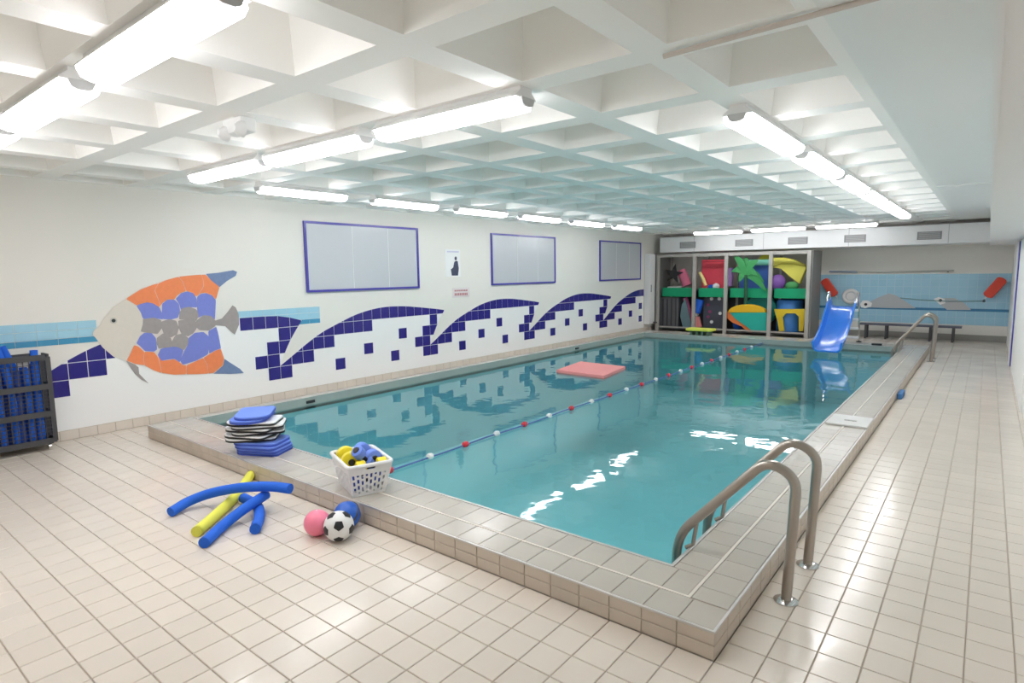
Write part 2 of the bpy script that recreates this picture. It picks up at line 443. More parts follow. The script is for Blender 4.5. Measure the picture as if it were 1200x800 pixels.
minin = [(1.42, .108)] + [(y, z+.045) for y, z in smooth_curve(1.42, .176, .5, 4.8)] + [(2.268, .968), (2.40, .80), (2.40, .108)]
for i, r in [(0,1),(1,1),(2,1),(0,2),(1,2),(2,2),(3,2),(4,2),(3,3),(4,3),(5,3)]: navy(0, i, r, minin)
# light blue band with a teal foot, left of the fish and behind its tail
def band(y0, y1):
    n = max(1, round((y1-y0)/.176)); s = (y1-y0)/n
    for i in range(n):
        a, b = y0+i*s+.002, y0+(i+1)*s-.002
        MB().box((XL, a, 1.162), (XL+.005, b, 1.244)).build('tile', M_lblue, wl)
        MB().box((XL, a, 1.076), (XL+.005, b, 1.158)).build('tile', M_lblue, wl)
        MB().box((XL, a, 1.012), (XL+.005, b, 1.072)).build('tile', M_teal, wl)
band(.66, 2.24)
for i in range(7):
    a, b = 3.80+i*.1715+.002, 3.80+(i+1)*.1715-.002
    MB().box((XL, a, 1.165), (XL+.003, b, 1.244)).build('tile', M_lblue, wl)
    MB().box((XL, a, 1.078), (XL+.003, b, 1.161)).build('tile', M_lblue, wl)
    if i > 4: MB().box((XL, a, 1.012), (XL+.003, b, 1.074)).build('tile', M_teal, wl)

# fish mosaic (outlines read off the wall plane)
def FP(pts, dx=.009): return [px(100+a/5, 300+b/5, XL+dx) for a, b in pts]
def inset(pts, d):
    c = Vector((sum(p.x for p in pts)/len(pts), sum(p.y for p in pts)/len(pts), sum(p.z for p in pts)/len(pts)))
    out = []
    for p in pts:
        v = p-c; L = v.length; out.append(c+v*max(0, (L-d)/L))
    return out
fish = empty('fish_mosaic', px(185, 440, XL), 'large orange, blue and grey fish mosaic set into the left wall', 'mosaic')
F_or = mat('fish_orange', (.90, .26, .10), .35, noise=.08, nscale=30)
F_bl = mat('fish_blue', (.20, .24, .66), .35, noise=.08, nscale=30)
F_gr = mat('fish_grey', (.36, .32, .31), .4, noise=.10, nscale=30)
F_fn = mat('fish_fin', (.17, .24, .42), .4, noise=.15, nscale=30)
F_hd = mat('fish_head', (.72, .66, .58), .4, noise=.03, nscale=20)
F_gt = mat('fish_grout', (.74, .66, .62), .7)
outline = [(235,248),(320,193),(400,163),(470,138),(545,118),(640,108),(706,105),(735,140),(787,180),(765,255),(758,330),(762,400),(778,450),(792,535),(814,600),(806,640),(752,687),(650,694),(520,697),(445,687),(345,642),(238,614),(300,495),(330,420),(335,350),(300,290)]
MB().prism(FP(outline, .0045), (.005, 0, 0)).build('grout_bed', F_gt, fish)
pieces = {
 'head': (F_hd, [[(235,250),(300,290),(325,330),(338,380),(325,440),(300,495),(265,560),(235,612),(165,590),(100,535),(60,480),(45,465),(42,450),(50,432),(80,410),(110,360),(160,300)]]),
 'orange_scale': (F_or, [
  [(235,250),(320,195),(400,165),(425,160),(405,200),(425,250),(440,290),(430,300),(395,278),(360,272),(320,282),(300,290)],
  [(425,160),(470,140),(545,120),(570,150),(590,205),(560,215),(535,235),(520,255),(480,255),(450,275),(440,290),(425,250),(405,200)],
  [(545,120),(640,110),(680,108),(692,150),(690,180),(655,235),(640,235),(625,215),(590,205),(570,150)],
  [(680,108),(705,108),(735,140),(785,180),(765,255),(740,230),(700,215),(670,220),(655,235),(690,180),(692,150)],
  [(285,520),(310,528),(345,560),(340,600),(345,640),(290,632),(240,612),(262,570)],
  [(345,558),(400,560),(425,590),(440,650),(445,685),(400,670),(345,640),(340,600)],
  [(425,585),(445,612),(480,608),(520,602),(550,620),(570,638),(590,640),(590,692),(520,695),(445,685),(440,650)],
  [(590,640),(650,612),(690,595),(715,640),(720,688),(650,692),(590,692)],
  [(690,595),(730,570),(760,552),(792,542),(812,600),(805,640),(750,685),(720,688),(715,640)]]),
 'blue_scale': (F_bl, [
  [(300,292),(320,282),(360,272),(395,278),(430,300),(450,340),(452,370),(400,362),(340,368),(325,330)],
  [(450,280),(480,256),(520,256),(545,280),(552,320),(540,360),(500,370),(455,368),(450,330)],
  [(530,250),(560,218),(595,208),(630,218),(650,250),(652,300),(600,297),(560,315),(550,280)],
  [(655,240),(675,222),(705,218),(740,232),(762,258),(757,372),(735,350),(690,345),(660,360),(655,300)],
  [(300,510),(320,470),(345,450),(385,450),(410,480),(418,545),(400,558),(350,555),(320,525)],
  [(425,580),(440,545),(480,532),(540,532),(572,552),(560,590),(550,620),(520,600),(480,605),(445,612)],
  [(600,520),(605,480),(640,450),(690,445),(720,470),(725,530),(715,575),(650,610),(570,635),(555,610),(580,555)],
  [(720,440),(765,415),(775,450),(785,500),(792,540),(760,550),(725,570),(725,510)]]),
 'grey_scale': (F_gr, [
  [(338,370),(400,362),(440,375),(450,415),(420,455),(390,450),(345,445),(325,440),(338,400)],
  [(445,385),(490,370),(530,380),(545,420),(535,455),(500,475),(460,452),(448,420)],
  [(552,330),(570,305),(610,298),(650,315),(662,350),(645,380),(600,372),(550,370)],
  [(545,378),(600,372),(645,382),(650,420),(630,450),(600,468),(565,455),(548,420)],
  [(650,380),(690,347),(735,352),(760,380),(757,410),(720,435),(670,432),(650,415)],
  [(420,480),(455,453),(495,475),(508,510),(500,532),(460,535),(430,540),(418,510)],
  [(508,500),(530,462),(570,455),(600,480),(600,510),(575,550),(540,530),(508,530)]]),
 'fin': (F_fn, [
  [(705,104),(780,97),(865,82),(888,92),(880,115),(830,145),(785,182),(735,142)],
  [(815,602),(850,625),(905,660),(928,685),(850,690),(750,688),(805,640)]]),
 'tail': (F_gr, [[(758,378),(800,365),(835,325),(862,288),(880,300),(898,340),(900,400),(875,460),(850,440),(820,410),(760,405)]]),
 'chin_fin': (F_gr, [[(238,612),(290,634),(310,650),(315,690),(370,745),(330,725),(290,690)]]),
}
def soft(pp, f=.09):
    out = []
    for i in range(len(pp)):
        p, q = pp[i], pp[(i+1) % len(pp)]
        out += [(p[0]+(q[0]-p[0])*f, p[1]+(q[1]-p[1])*f), (q[0]+(p[0]-q[0])*f, q[1]+(p[1]-q[1])*f)]
    return out
for nm, (m, ps) in pieces.items():
    for pp in ps:
        b = MB().prism(inset(FP(soft(pp) if 'scale' in nm else pp, .0045), {'grey_scale': -.004, 'blue_scale': -.003, 'orange_scale': .0025}.get(nm, .001)), ({'grey_scale': .0085, 'blue_scale': .0078}.get(nm, .007)+.00008*ps.index(pp), 0, 0)); o = b.build(nm, m, fish)
        if nm == 'head': head = o
ec = px(100+165/5, 300+378/5, XL+.0115)
def disc(c, r, m, nm, par, th=.003, off=None, n=16):
    MB().prism([(c.x, c.y+r*math.cos(2*math.pi*k/n), c.z+r*math.sin(2*math.pi*k/n)) for k in range(n)], (th, 0, 0)).build(nm, m, par, off=off)
disc(ec, .035, mat('eye_pale', (.55, .52, .47), .4), 'eye', head, .002, fish.location)
disc(ec+Vector((.002, 0, 0)), .020, M_blackp, 'pupil', head, .002, fish.location)

# blue-framed grey panels
for (y0, y1), lb in zip(((4.80, 6.93), (8.81, 10.98), (12.91, 15.12)), ('large pale grey panel in blue frame nearest the orange fish', 'pale grey blue-framed panel in the middle of the left wall', 'farthest grey blue-framed panel, beside the tall white cupboard')):
    t = empty('wall_panel', (XL, (y0+y1)/2, 1.45), lb, 'panel', 'blue framed panels on the left wall')
    MB().box((XL, y0+.03, 1.475), (XL+.016, y1-.03, 2.42)).build('board', M_panel, t)
    fw = .034
    for a, b in (((y0, 1.45), (y1, 1.45+fw)), ((y0, 2.445-fw), (y1, 2.445)), ((y0, 1.45+fw), (y0+fw, 2.445-fw)), ((y1-fw, 1.45+fw), (y1, 2.445-fw))):
        MB().box((XL, a[0], a[1]), (XL+.03, b[0], b[1])).build('frame_bar', M_bframe, t)
    for f in (.38, .70):
        yy = y0+(y1-y0)*f
        MB().box((XL+.015, yy-.003, 1.49), (XL+.0175, yy+.003, 2.40)).build('seam', M_wpaint, t)
# poster and sign
t = empty('poster', (XL, 7.77, 1.63), 'small white poster with dark figure between the grey panels', 'poster')
MB().box((XL, 7.58, 1.63), (XL+.004, 7.96, 2.115)).build('sheet', M_white, t)
MB().box((XL+.004, 7.62, 2.06), (XL+.005, 7.92, 2.085)).build('heading', mat('mauve_print', (.62, .60, .75), .6), t)
MB().prism([(XL+.004, 7.78+.10*a, 1.65+b*.16) for a, b in ((-.5,0),(1.1,0),(1.35,.8),(1.1,1.6),(.6,1.65),(.2,1.5),(-.1,.9),(-.7,.7))], (.001, 0, 0)).build('figure', mat('dark_print', (.05, .06, .11), .6), t)
MB().prism([(XL+.004, 7.84+.03*math.cos(k*.6283), 1.955+.035*math.sin(k*.6283)) for k in range(10)], (.001, 0, 0)).build('figure_head', mat('dark_print', (.05, .06, .11), .6), t)
t = empty('wall_sign', (XL, 7.965, 1.255), 'small pinkish sign with red lettering below the poster', 'sign')
MB().box((XL, 7.74, 1.255), (XL+.006, 8.19, 1.43)).build('plate', mat('sign_plate', (.75, .68, .68), .4), t)
for zz, h, nn in ((1.365, .028, 7), (1.29, .045, 8)):
    for i in range(nn):
        a = 7.79+i*(.35/nn)
        MB().box((XL+.006, a, zz), (XL+.007, a+.35/nn*.7, zz+h)).build('lettering', mat('red_print', (.50, .18, .20), .5), t)

# ------------------------------------------------------------------ ceiling
BP = .815; BX = [-1.25-BP*k for k in range(8)]; Y0 = 1.875
cm = MB(); hw = BP/2; a = .318; b = .255; d = .36
q = lambda s, z: [(-s,-s,z),(s,-s,z),(s,s,z),(-s,s,z)]
vs = q(hw, 0)+q(a, 0)+q(b, d)
fs = []
for i in range(4):
    j = (i+1) % 4; fs += [(i, 4+i, 4+j, j), (4+i, 8+i, 8+j, 4+j)]
fs += [(8,11,10,9)]
cm.add(vs, fs)
ceil = MB().box((XL-.1, YB-.1, H+.42), (XR+.1, YF+.1, H+.5)).build('ceiling', M_ceil); ceil['kind'] = 'structure'
cme = cm.mesh('coffer'); cme.materials.append(M_ceil)
for i in range(-1, 8):
    cx = -1.25-BP*i - hw
    for j in range(-5, 19):
        cy = Y0+BP*j+hw
        sx = 1.0
        x0, x1 = cx-hw, cx+hw
        if i == -1: x1 = -.57; 
        if x0 < XL: x0 = XL
        if cy+hw < YB or cy-hw > YF: continue
        if cy-hw > 15.95: continue
        o = bpy.data.objects.new('coffer', cme); COL.objects.link(o); o.parent = ceil
        o.location = ((x0+x1)/2, cy, H); o.scale = ((x1-x0)/BP, 1, 1)
MB().box((-.57, YB, H-.01), (-.015, 5.74, H+.03)).build('soffit_panel', M_soff, ceil)
MB().box((-.57, 5.745, H-.004), (-.015, 9.2, H+.03)).build('soffit_panel', M_soff, ceil)
MB().box((-.57, 9.205, H-.01), (-.015, 16.0, H+.03)).build('soffit_panel', M_soff, ceil)
# right hand bulkhead, in boxed lengths
bh = MB().box((-.005, YB, 2.125), (XR, 16.0, H+.01)).build('bulkhead', M_duct); bh['kind'] = 'structure'
for i in range(9):
    y0 = -.6+i*1.85
    MB().box((-.015, y0, 2.115), (-.004, min(y0+1.845, 16), H-.05)).build('panel', M_duct, bh)
# far duct with grilles
dl = MB().box((-7.28, 15.9, 2.19), (XR, YF, 2.60)).build('air_duct', M_duct)
duct = empty('ventilation_duct', (-3.4, 15.9, 2.19), 'long white boxed air duct with grilles along the far wall', 'duct')
dl.parent = duct; dl.location = -duct.location; dl.name = 'casing'
for u, v in ((806, 286), (872, 283.5), (935, 281.5), (1002, 280), (1089, 278)):
    c = py(u, v, 15.9); c.z = 2.37
    gr = MB().box((c.x-.22, 15.885, c.z-.085), (c.x+.22, 15.9, c.z+.085)).build('grille', M_grille, duct)
    for s in range(5): MB().box((c.x-.19, 15.875, c.z-.066+s*.03), (c.x+.19, 15.888, c.z-.054+s*.03)).build('slat', mat('slat_grey', (.5, .5, .5), .5), gr, off=duct.location)
for xx in (-.72, -2.6, -4.5, -6.3): MB().box((xx, 15.896, 2.195), (xx+.012, 15.901, 2.595)).build('joint', mat('joint_grey', (.55, .55, .55), .6), duct)

# lamps: batten housing, glowing diffuser, end caps
def lamp(L, label, group):
    t = empty('ceiling_lamp', (0, 0, H), label, 'lamp', group)
    MB().prism([(-L/2, y, z) for y, z in ((-.05, 0), (-.05, -.02), (-.0895, -.052), (-.0895, -.060), (.0895, -.060), (.0895, -.052), (.05, -.02), (.05, 0))], (L, 0, 0)).build('housing', M_house, t, off=(0, 0, 0))
    prof = [(-.088,-.061),(-.092,-.075),(-.075,-.108),(-.035,-.122),(.035,-.122),(.075,-.108),(.092,-.075),(.088,-.061)]
    MB().prism([(-L/2+.03, y, z) for y, z in prof], (L-.06, 0, 0)).build('diffuser', M_glow, t, off=(0, 0, 0))
    for s in (-1, 1):
        MB().prism([(s*(L/2-.03), y*.6, z*.75-.012) for y, z in prof], (s*.045, 0, 0)).build('end_cap', M_cap, t, off=(0, 0, 0))
    return t
G1 = 'fluorescent ceiling lamps'
l12 = lamp(1.2, 'nearest glowing lamp of the row at the top left corner', G1); l12.location = (-2.63, 1.06, H)
dup(l12, (-4.05, 1.06, H), 0, 'second glowing lamp from the right in the top left row')
dup(l12, (-5.45, 1.06, H), 0, 'glowing lamp cut by the left picture edge')
dup(l12, (-2.62, 2.69, H), 0, 'glowing lamp of the middle row nearest the ceiling centre')
dup(l12, (-4.0, 2.69, H), 0, 'middle lamp of the row running towards the left wall')
dup(l12, (-5.32, 2.69, H), 0, 'lamp of the middle row closest to the left wall')
l11 = lamp(1.1, 'wall row lamp above the fish end of the left wall', G1); l11.location = (-6.14, 3.97, H); l11.rotation_euler = (0, 0, math.pi/2)
for i, (yy, lb) in enumerate(((5.49, 'wall row lamp above the nearest grey panel'), (7.02, 'wall row lamp just before the poster'), (8.55, 'wall row lamp just past the poster'), (10.1, 'wall row lamp above the middle grey panel'), (11.75, 'wall row lamp nearest the far end'))):
    dup(l11, (-6.14, yy, H), math.pi/2, lb)
l14 = lamp(1.32, 'nearest lamp of the long row on the right', G1); l14.location = (-1.25, 4.45, H); l14.rotation_euler = (0, 0, math.pi/2)
for i, lb in enumerate(('second', 'third', 'fourth', 'fifth', 'sixth and farthest')):
    dup(l14, (-1.25, 4.45+1.6*(i+1), H), math.pi/2, lb+' lamp of the long row on the right')
for i, xx in enumerate((-5.3, -3.9, -2.5)):
    dup(l12, (xx, 14.9, H), 0, ('left', 'middle', 'right')[i]+' lamp of the far row before the duct')
# emergency light
t = empty('emergency_light', pz(280, 140, H), 'small twin spot emergency light under a ceiling beam', 'lamp')
c = t.location.copy()
MB().box((c.x-.12, c.y-.05, H-.09), (c.x+.12, c.y+.05, H)).build('case', M_wplast, t, bevel=.01)
for s in (-1, 1):
    MB().lathe([(.02, -.03), (.045, 0), (.05, .03)], (c.x+s*.1, c.y-.06, H-.08), 14, 'y').build('spot_head', M_wplast, t, True)
tag = MB().tube([pz(778, 66, H-.02), Vector((-.3, 2.62, H-.02))], .012, 8).build('conduit', mat('conduit', (.62, .55, .50), .5))
sett(tag, 'thin brownish conduit running along the near ceiling beam', 'pipe')

# ------------------------------------------------------------------ far wall
M_ftile = bpy.data.materials.new('blue_wall_tile'); M_ftile.use_nodes = True
nt = M_ftile.node_tree; b_ = nt.nodes['Principled BSDF']; b_.inputs['Roughness'].default_value = .25
ge = nt.nodes.new('ShaderNodeNewGeometry'); sp = nt.nodes.new('ShaderNodeSeparateXYZ'); cb = nt.nodes.new('ShaderNodeCombineXYZ'); br = nt.nodes.new('ShaderNodeTexBrick')
nt.links.new(ge.outputs['Position'], sp.inputs[0]); nt.links.new(sp.outputs[0], cb.inputs[0]); nt.links.new(sp.outputs[2], cb.inputs[1]); nt.links.new(cb.outputs[0], br.inputs[0])
br.offset = 0; br.inputs['Color1'].default_value = (.34, .60, .76, 1); br.inputs['Color2'].default_value = (.37, .63, .79, 1); br.inputs['Mortar'].default_value = (.48, .69, .80, 1)
br.inputs['Scale'].default_value = 1; br.inputs['Brick Width'].default_value = .176; br.inputs['Row Height'].default_value = .176; br.inputs['Mortar Size'].default_value = .004
nt.links.new(br.outputs[0], b_.inputs['Base Color'])
MB().box((-3.6, YF-.008, .36), (XR, YF, 1.53)).build('blue_tile_panel', M_ftile, wf)
MB().box((-3.6, YF-.012, .675), (XR, YF-.008, .735)).build('dark_blue_line', mat('line_blue', (.04, .20, .40), .3), wf)
o = MB().box((-3.4, YF-.05, 0), (XR, YF, .14)).build('baseboard_far', mat('grey_skirting', (.30, .29, .27), .6)); o['kind'] = 'structure'
F = YF-.02
def fpoly(pts, dy=.012, y=None): return [py(u, v, (YF-dy) if y is None else y) for u, v in pts]
F_pale = mat('pale_grey_tile', (.48, .50, .52), .35)
def wallfish(nm, label, head, body, eye):
    P = fpoly(body); c = sum((p for p in P), Vector())/len(P)
    t = empty(nm, c, label, 'mosaic')
    MB().prism(P, (0, -.008, 0)).build('body', F_pale, t)
    hd = MB().prism([p+Vector((0, -.004, 0)) for p in fpoly(head)], (0, -.008, 0)).build('head', M_white, t)
    e = py(*eye, YF-.024); MB().prism([(e.x+.035*math.cos(k*.6283), YF-.024, e.z+.035*math.sin(k*.6283)) for k in range(10)], (0, -.003, 0)).build('eye', M_blackp, hd, off=t.location)
wallfish('fish_mosaic', 'grey fish mosaic with white head on the far blue tiles, beside the slide', [(1008,356),(1011,352),(1017,352),(1022,355),(1021,359),(1014,361),(1009,360)],
    [(1020,353),(1030,348),(1042,343.5),(1050,346),(1058,351),(1073,361),(1046,361),(1018,360)], (1014.5, 356.5))
wallfish('fish_mosaic', 'slanted grey fish mosaic with white head, right of the other on blue tiles', [(1094,350),(1100,348),(1107,350),(1108,355),(1102,357),(1097,353)],
    [(1105,349),(1118,349),(1130,355),(1138,363),(1110,363),(1102,357)], (1102, 352))
c = py(997, 347, YF-.06)
t = empty('ring_float', c-Vector((0, 0, .2)), 'white ring float hung on the far blue tiles behind the slide', 'ring')
MB().tube([(c.x+.15*math.cos(k*math.pi/12), c.y, c.z+.15*math.sin(k*math.pi/12)) for k in range(24)], .045, 10, closed=True).build('ring', M_wplast, t, True)
MB().lathe([(.1, -.01), (.1, .01)], c, 20, 'y').build('hub', M_wplast, t)
o = MB().tube([py(972, 318, YF-.05), py(1040, 318.5, YF-.05), py(1118, 317, YF-.05)], .02, 8).build('telescopic_pole', mat('pole_grey', (.50, .50, .47), .4, metal=.4))
sett(o, 'long thin grey pole mounted above the blue tiles on far wall', 'pole')
MB().tube([py(972, 318, YF-.05), py(1005, 318.5, YF-.05)], .025, 8).build('grip', mat('grip_blue', (.25, .32, .42), .5), o)
for u in (985, 1111): MB().box(py(u, 318, YF)-Vector((.015, .06, .02)), py(u, 318, YF)+Vector((.015, 0, .02))).build('hook', M_dark, o)
o = MB().tube(catmull([py(1055, 349, YF-.03), py(1100, 352.5, YF-.03), py(1153, 352.5, YF-.03)]), .010, 6).build('wall_rope', mat('rope_green', (.22, .36, .38), .7)); sett(o, 'thin slack rope stretched along the far blue tiles', 'rope')
MB().sphere(py(1153, 352.5, YF-.03), .03, 10, 6).build('knot', M_dark, o)
def torpedo(p, q, label):
    a, b = py(*p, YF-.09), py(*q, YF-.09)
    t = empty('rescue_buoy', b if b.z < a.z else a, label, 'buoy', 'red rescue buoys on the far wall')
    d = (b-a).normalized(); s = Vector((d.z, 0, -d.x)); w_ = .10; n_ = 8; P = []
    for sg, e0 in ((1, b), (-1, a)):
        for k in range(n_+1):
            an = -math.pi/2+math.pi*k/n_; P.append(e0 + d*sg*(math.cos(an)*.05) + s*sg*math.sin(an)*-w_)
    MB().prism(P, (0, -.10, 0)).build('body', M_red if 0 else mat('rescue_red', (.72, .06, .03), .4), t, bevel=.02)
    for f in (.2, .8): MB().box(a.lerp(b, f)-Vector((.03, .01, .03)), a.lerp(b, f)+Vector((.03, .09, .03))).build('bracket', M_wplast, t)
    MB().tube([b, b+d*.10], .018, 8).build('strap', M_wplast, t)
torpedo((967, 329), (978, 344.5), 'red rescue buoy on the far wall, just left of the slide')
torpedo((1174, 328), (1158, 345.5), 'red rescue buoy at the right end of the far wall')
# bench
BY = 16.55
b0 = py(1006, 381, BY); b1 = py(1127, 383, BY)
t = empty('bench', ((b0.x+b1.x)/2, BY, 0), 'long low bench with dark legs against the far wall', 'bench')
zs = .36
for i in range(3): MB().box((b0.x, BY+i*.11, zs-.035), (b1.x, BY+i*.11+.10, zs)).build('slat', mat('bench_slat', (.10, .095, .13), .5), t)
for u in (1014, 1038, 1090, 1117):
    xx = py(u, 384, BY).x
    MB().box((xx-.02, BY+.01, 0), (xx+.02, BY+.05, zs-.035)).build('leg', M_dark, t); MB().box((xx-.03, BY+.26, 0), (xx+.03, BY+.30, zs-.035)).build('leg', M_dark, t)
# right wall door with blue edging
MB().box((XR-.02, 9.0, 0), (XR, 13.0, 2.11)).build('door_1', M_wpaint)['kind'] = 'structure'
d1 = bpy.data.objects['door_1']
MB().box((XR-.035, 12.95, .02), (XR-.005, 13.2, 2.10)).build('blue_edge', M_bframe, d1)
MB().box((XR-.045, 13.2, 0), (XR-.0, 13.6, 2.11)).build('door_jamb', M_wpaint, d1)
# tall white cupboard on the left wall
t = empty('tall_cupboard', (XL+.1, 15.57, .2), 'tall slim white cupboard on the left wall beside the storage cage', 'cupboard')
MB().box((XL+.009, 15.37, .20), (XL+.17, 15.70, 2.15)).build('body', M_wplast, t, bevel=.01)
MB().box((XL+.17, 15.385, .22), (XL+.185, 15.685, 2.13)).build('door', M_wplast, t, bevel=.004)
MB().box((XL+.185, 15.42, 1.1), (XL+.205, 15.44, 1.3)).build('handle', M_grille, t)
MB().tube([(XL+.10, 15.6, .24), (XL+.24, 15.6, .24), (XL+.30, 15.62, .24)], .02, 8).build('tap', M_dark, t)

# ------------------------------------------------------------------ storage cage
CY = 15.8; CD = .95
posts = [py(u, 340, CY).x for u in (771, 813.5, 850.5, 902.5, 947)]
cage = empty('storage_cage', ((posts[0]+posts[-1])/2, CY, 0), 'grey metal storage cage with four bays of pool toys', 'storage cage')
for x in posts:
    MB().box((x-.045, CY-.04, 0), (x+.045, CY+.03, 2.13)).build('post', M_cagef, cage, bevel=.006)
    MB().box((x-.03, CY+CD-.05, 0), (x+.03, CY+CD, 2.13)).build('post', M_cagef, cage)
for i in range(4):
    x0, x1 = posts[i]+.046, posts[i+1]-.046
    MB().box((x0, CY-.02, 2.05), (x1, CY+.02, 2.13)).build('top_rail', M_cagef, cage)
    MB().box((x0, CY-.02, .10), (x1, CY+.02, .135)).build('bottom_rail', M_cagef, cage)
    MB().box((x0, CY+.205, .96), (x1, CY+.22, 1.205)).build('green_band', M_green, cage)
    MB().box((x0, CY+.225, 1.13), (x1, CY+CD-.06, 1.155)).build('shelf', M_dgrey, cage)
    MB().box((x0, CY+.03, .06), (x1, CY+CD-.06, .085)).build('bottom_board', M_dark, cage)
MB().box((posts[-1]+.05, CY, 0), (posts[-1]+.08, CY+CD, 2.13)).build('side_panel', mat('side_grey', (.22, .22, .21), .5), cage)
MB().box((posts[0]-.08, CY, 0), (posts[0]-.05, CY+CD, 2.13)).build('side_panel', mat('side_grey', (.22, .22, .21), .5), cage)
MB().box((posts[0], CY+CD-.02, .06), (posts[-1], CY+CD, 1.12)).build('back_panel', M_dark, cage)
SZ = 1.156; BZ = .086; IY = CY+.28           # shelf top, bottom board top, inner plane
def C(u, v, y=IY): return py(u, v, y)
# bay 1
c = C(789, 321)
def star(c, r):
    return [(c.x+(r if k % 2 == 0 else r*.38)*math.sin(k*math.pi/5+.15), c.y, c.z+(r if k % 2 == 0 else r*.38)*math.cos(k*math.pi/5+.15)) for k in range(10)]
o = MB().prism(star(c, .29), (0, .07, 0)).build('star_float', M_blackp, bevel=.02); sett(o, 'black star-shaped float standing on the shelf of the first bay', 'float')
o = MB().box((c.x-.2, IY+.05, SZ), (c.x+.2, IY+.25, SZ+.08)).build('foam_block', M_wplast, bevel=.02); sett(o, 'white foam block lying under the black star', 'foam block')
def leaning(name, label, p, q, r, m, y=IY, cat='pool noodle'):
    a, b = py(*p, y), py(*q, y)
    o = MB().tube([a, a.lerp(b, .5)+Vector((.01, 0, .01)), b], r, 12).build(name, m, None, True); return sett(o, label, cat)
leaning('pool_noodle', 'pink noodle leaning on the shelf beside the black star', (798, 317), (805, 334.5), .13, mat('rose_foam', (.80, .20, .33), .7), IY+.19)
leaning('pool_noodle', 'dark pink noodle leaning in the lower first bay', (803, 349), (810, 378), .07, mat('rose_foam2', (.62, .13, .27), .7), IY+.13)
x0, x1 = C(770, 360).x, C(795, 360).x
t = empty('dark_bin', ((x0+x1)/2, IY+.15, BZ), 'dark grey ribbed bin in the lower first bay of the cage', 'bin')
MB().box((x0, IY, BZ), (x1, IY+.4, .93)).build('body', M_dgrey, t, bevel=.01)
for i in range(5): MB().box((x0+.04+i*(x1-x0)/5, IY-.015, BZ+.04), (x0+.07+i*(x1-x0)/5, IY, .90)).build('rib', M_dark, t)
o = MB().prism([C(799,357), C(803,350), C(811,383), C(800,383), C(797,370)], (0, .04, 0)).build('leaning_board', mat('grey_teal', (.17, .27, .31), .6)); sett(o, 'grey-teal board leaning behind the pink noodle', 'board')
# bay 2
x0, x1 = C(818, 320).x, C(848, 320).x; zt = C(830, 304).z
t = empty('red_mat', ((x0+x1)/2, IY+.3, SZ), 'red foam mat standing upright on the second shelf', 'mat')
MB().box((x0, IY+.25, SZ), (x1, IY+.37, zt)).build('body', mat('mat_red', (.80, .07, .11), .55), t, bevel=.02)
MB().box((x0, IY+.245, zt-.07), (x1, IY+.25, zt-.045)).build('seam', mat('mat_dark_red', (.45, .03, .05), .6), t)
leaning('pool_noodle', 'thin yellow noodle leaning before the red mat', (820, 319), (827, 334.5), .045, mat('pale_yellow_foam', (.9, .75, .30), .6))
c = C(839, 330); c.z = SZ+.09
o = MB().sphere((c.x, IY+.02, c.z), .09, 16, 10).build('small_ball', M_wplast, None, True); sett(o, 'small white ball on the shelf before the red mat', 'ball')
o = MB().sphere((C(832, 331).x, IY+.12, SZ+.07), .085, 16, 10, (1.3, 1, .8)).build('arm_float', M_noodB, None, True); sett(o, 'small blue float beside the white ball on the shelf', 'float')
x0, x1 = C(827, 360).x, C(847, 360).x
t = empty('dotted_board', ((x0+x1)/2, IY+.1, BZ), 'dark board with white dots in the lower second bay', 'board')
MB().box((x0-.1, IY+.1, BZ), (x1, IY+.16, .94)).build('panel', mat('dotted_dark', (.07, .075, .10), .6), t)
for u, v in ((834, 350), (843, 350), (844, 367), (834, 377)):
    c = C(u, v, IY+.1); MB().lathe([(.045, -.02), (.045, 0)], c, 12, 'y').build('dot', M_wplast, t)
for u, v in ((830, 357), (832, 365), (830, 371)):
    c = C(u, v, IY+.1); MB().lathe([(.04, -.02), (.04, 0)], c, 12, 'y').build('magenta_dot', mat('magenta', (.30, .05, .16), .6), t)
leaning('foam_roll', 'dark blue foam roll standing in the lower second bay', (820, 351), (816, 366), .11, M_noodB, cat='foam roll')
c = C(816, 368); c = Vector((c.x, IY+.02, c.z)); o = MB().sphere(c, .06, 12, 8).build('small_ball', M_wplast, None, True); sett(o, 'white ball tucked beneath the dark blue foam roll', 'ball')
o = MB().prism([C(813,383), C(821,383), C(818,371), C(813,371)], (0, .12, 0)).build('pink_wedge', M_pinkf); sett(o, 'pink wedge at the bottom of the second bay', 'wedge')
# bay 3
x0, x1 = C(862, 320).x, C(900, 320).x
t = empty('blue_mat', ((x0+x1)/2, IY+.35, SZ), 'blue mat with mint top edge on the third shelf behind the palm', 'mat')
MB().box((x0, IY+.3, SZ), (x1, IY+.45, C(880, 311).z)).build('body', mat('mat_blue', (.06, .16, .55), .5), t, bevel=.01)
MB().box((x0, IY+.29, C(880, 311).z), (x1, IY+.46, C(880, 304).z)).build('top_edge', mat('mint', (.22, .66, .52), .5), t, bevel=.01)
leaning('foam_roll', 'purple foam roll standing at the left of the third shelf', (855.5, 314), (855, 335), .08, mat('purple_foam', (.40, .22, .52), .6), IY+.18, cat='foam roll')
o = MB().prism([C(888,304,IY+.5), C(893,299,IY+.5), C(901,297.5,IY+.5), C(903,304,IY+.5)], (0, .08, 0)).build('yellow_wedge', M_yplast); sett(o, 'yellow float tip peeking above the blue mat', 'float')
o = MB().lathe([(.01, -.06), (.4, -.06), (.42, 0), (.4, .06), (.01, .06)], (C(886, 362).x, IY+.45, .62), 28, 'y').build('round_mat', mat('turquoise', (.02, .46, .40), .5), None, True); sett(o, 'large turquoise disc leaning behind the palm island', 'mat')
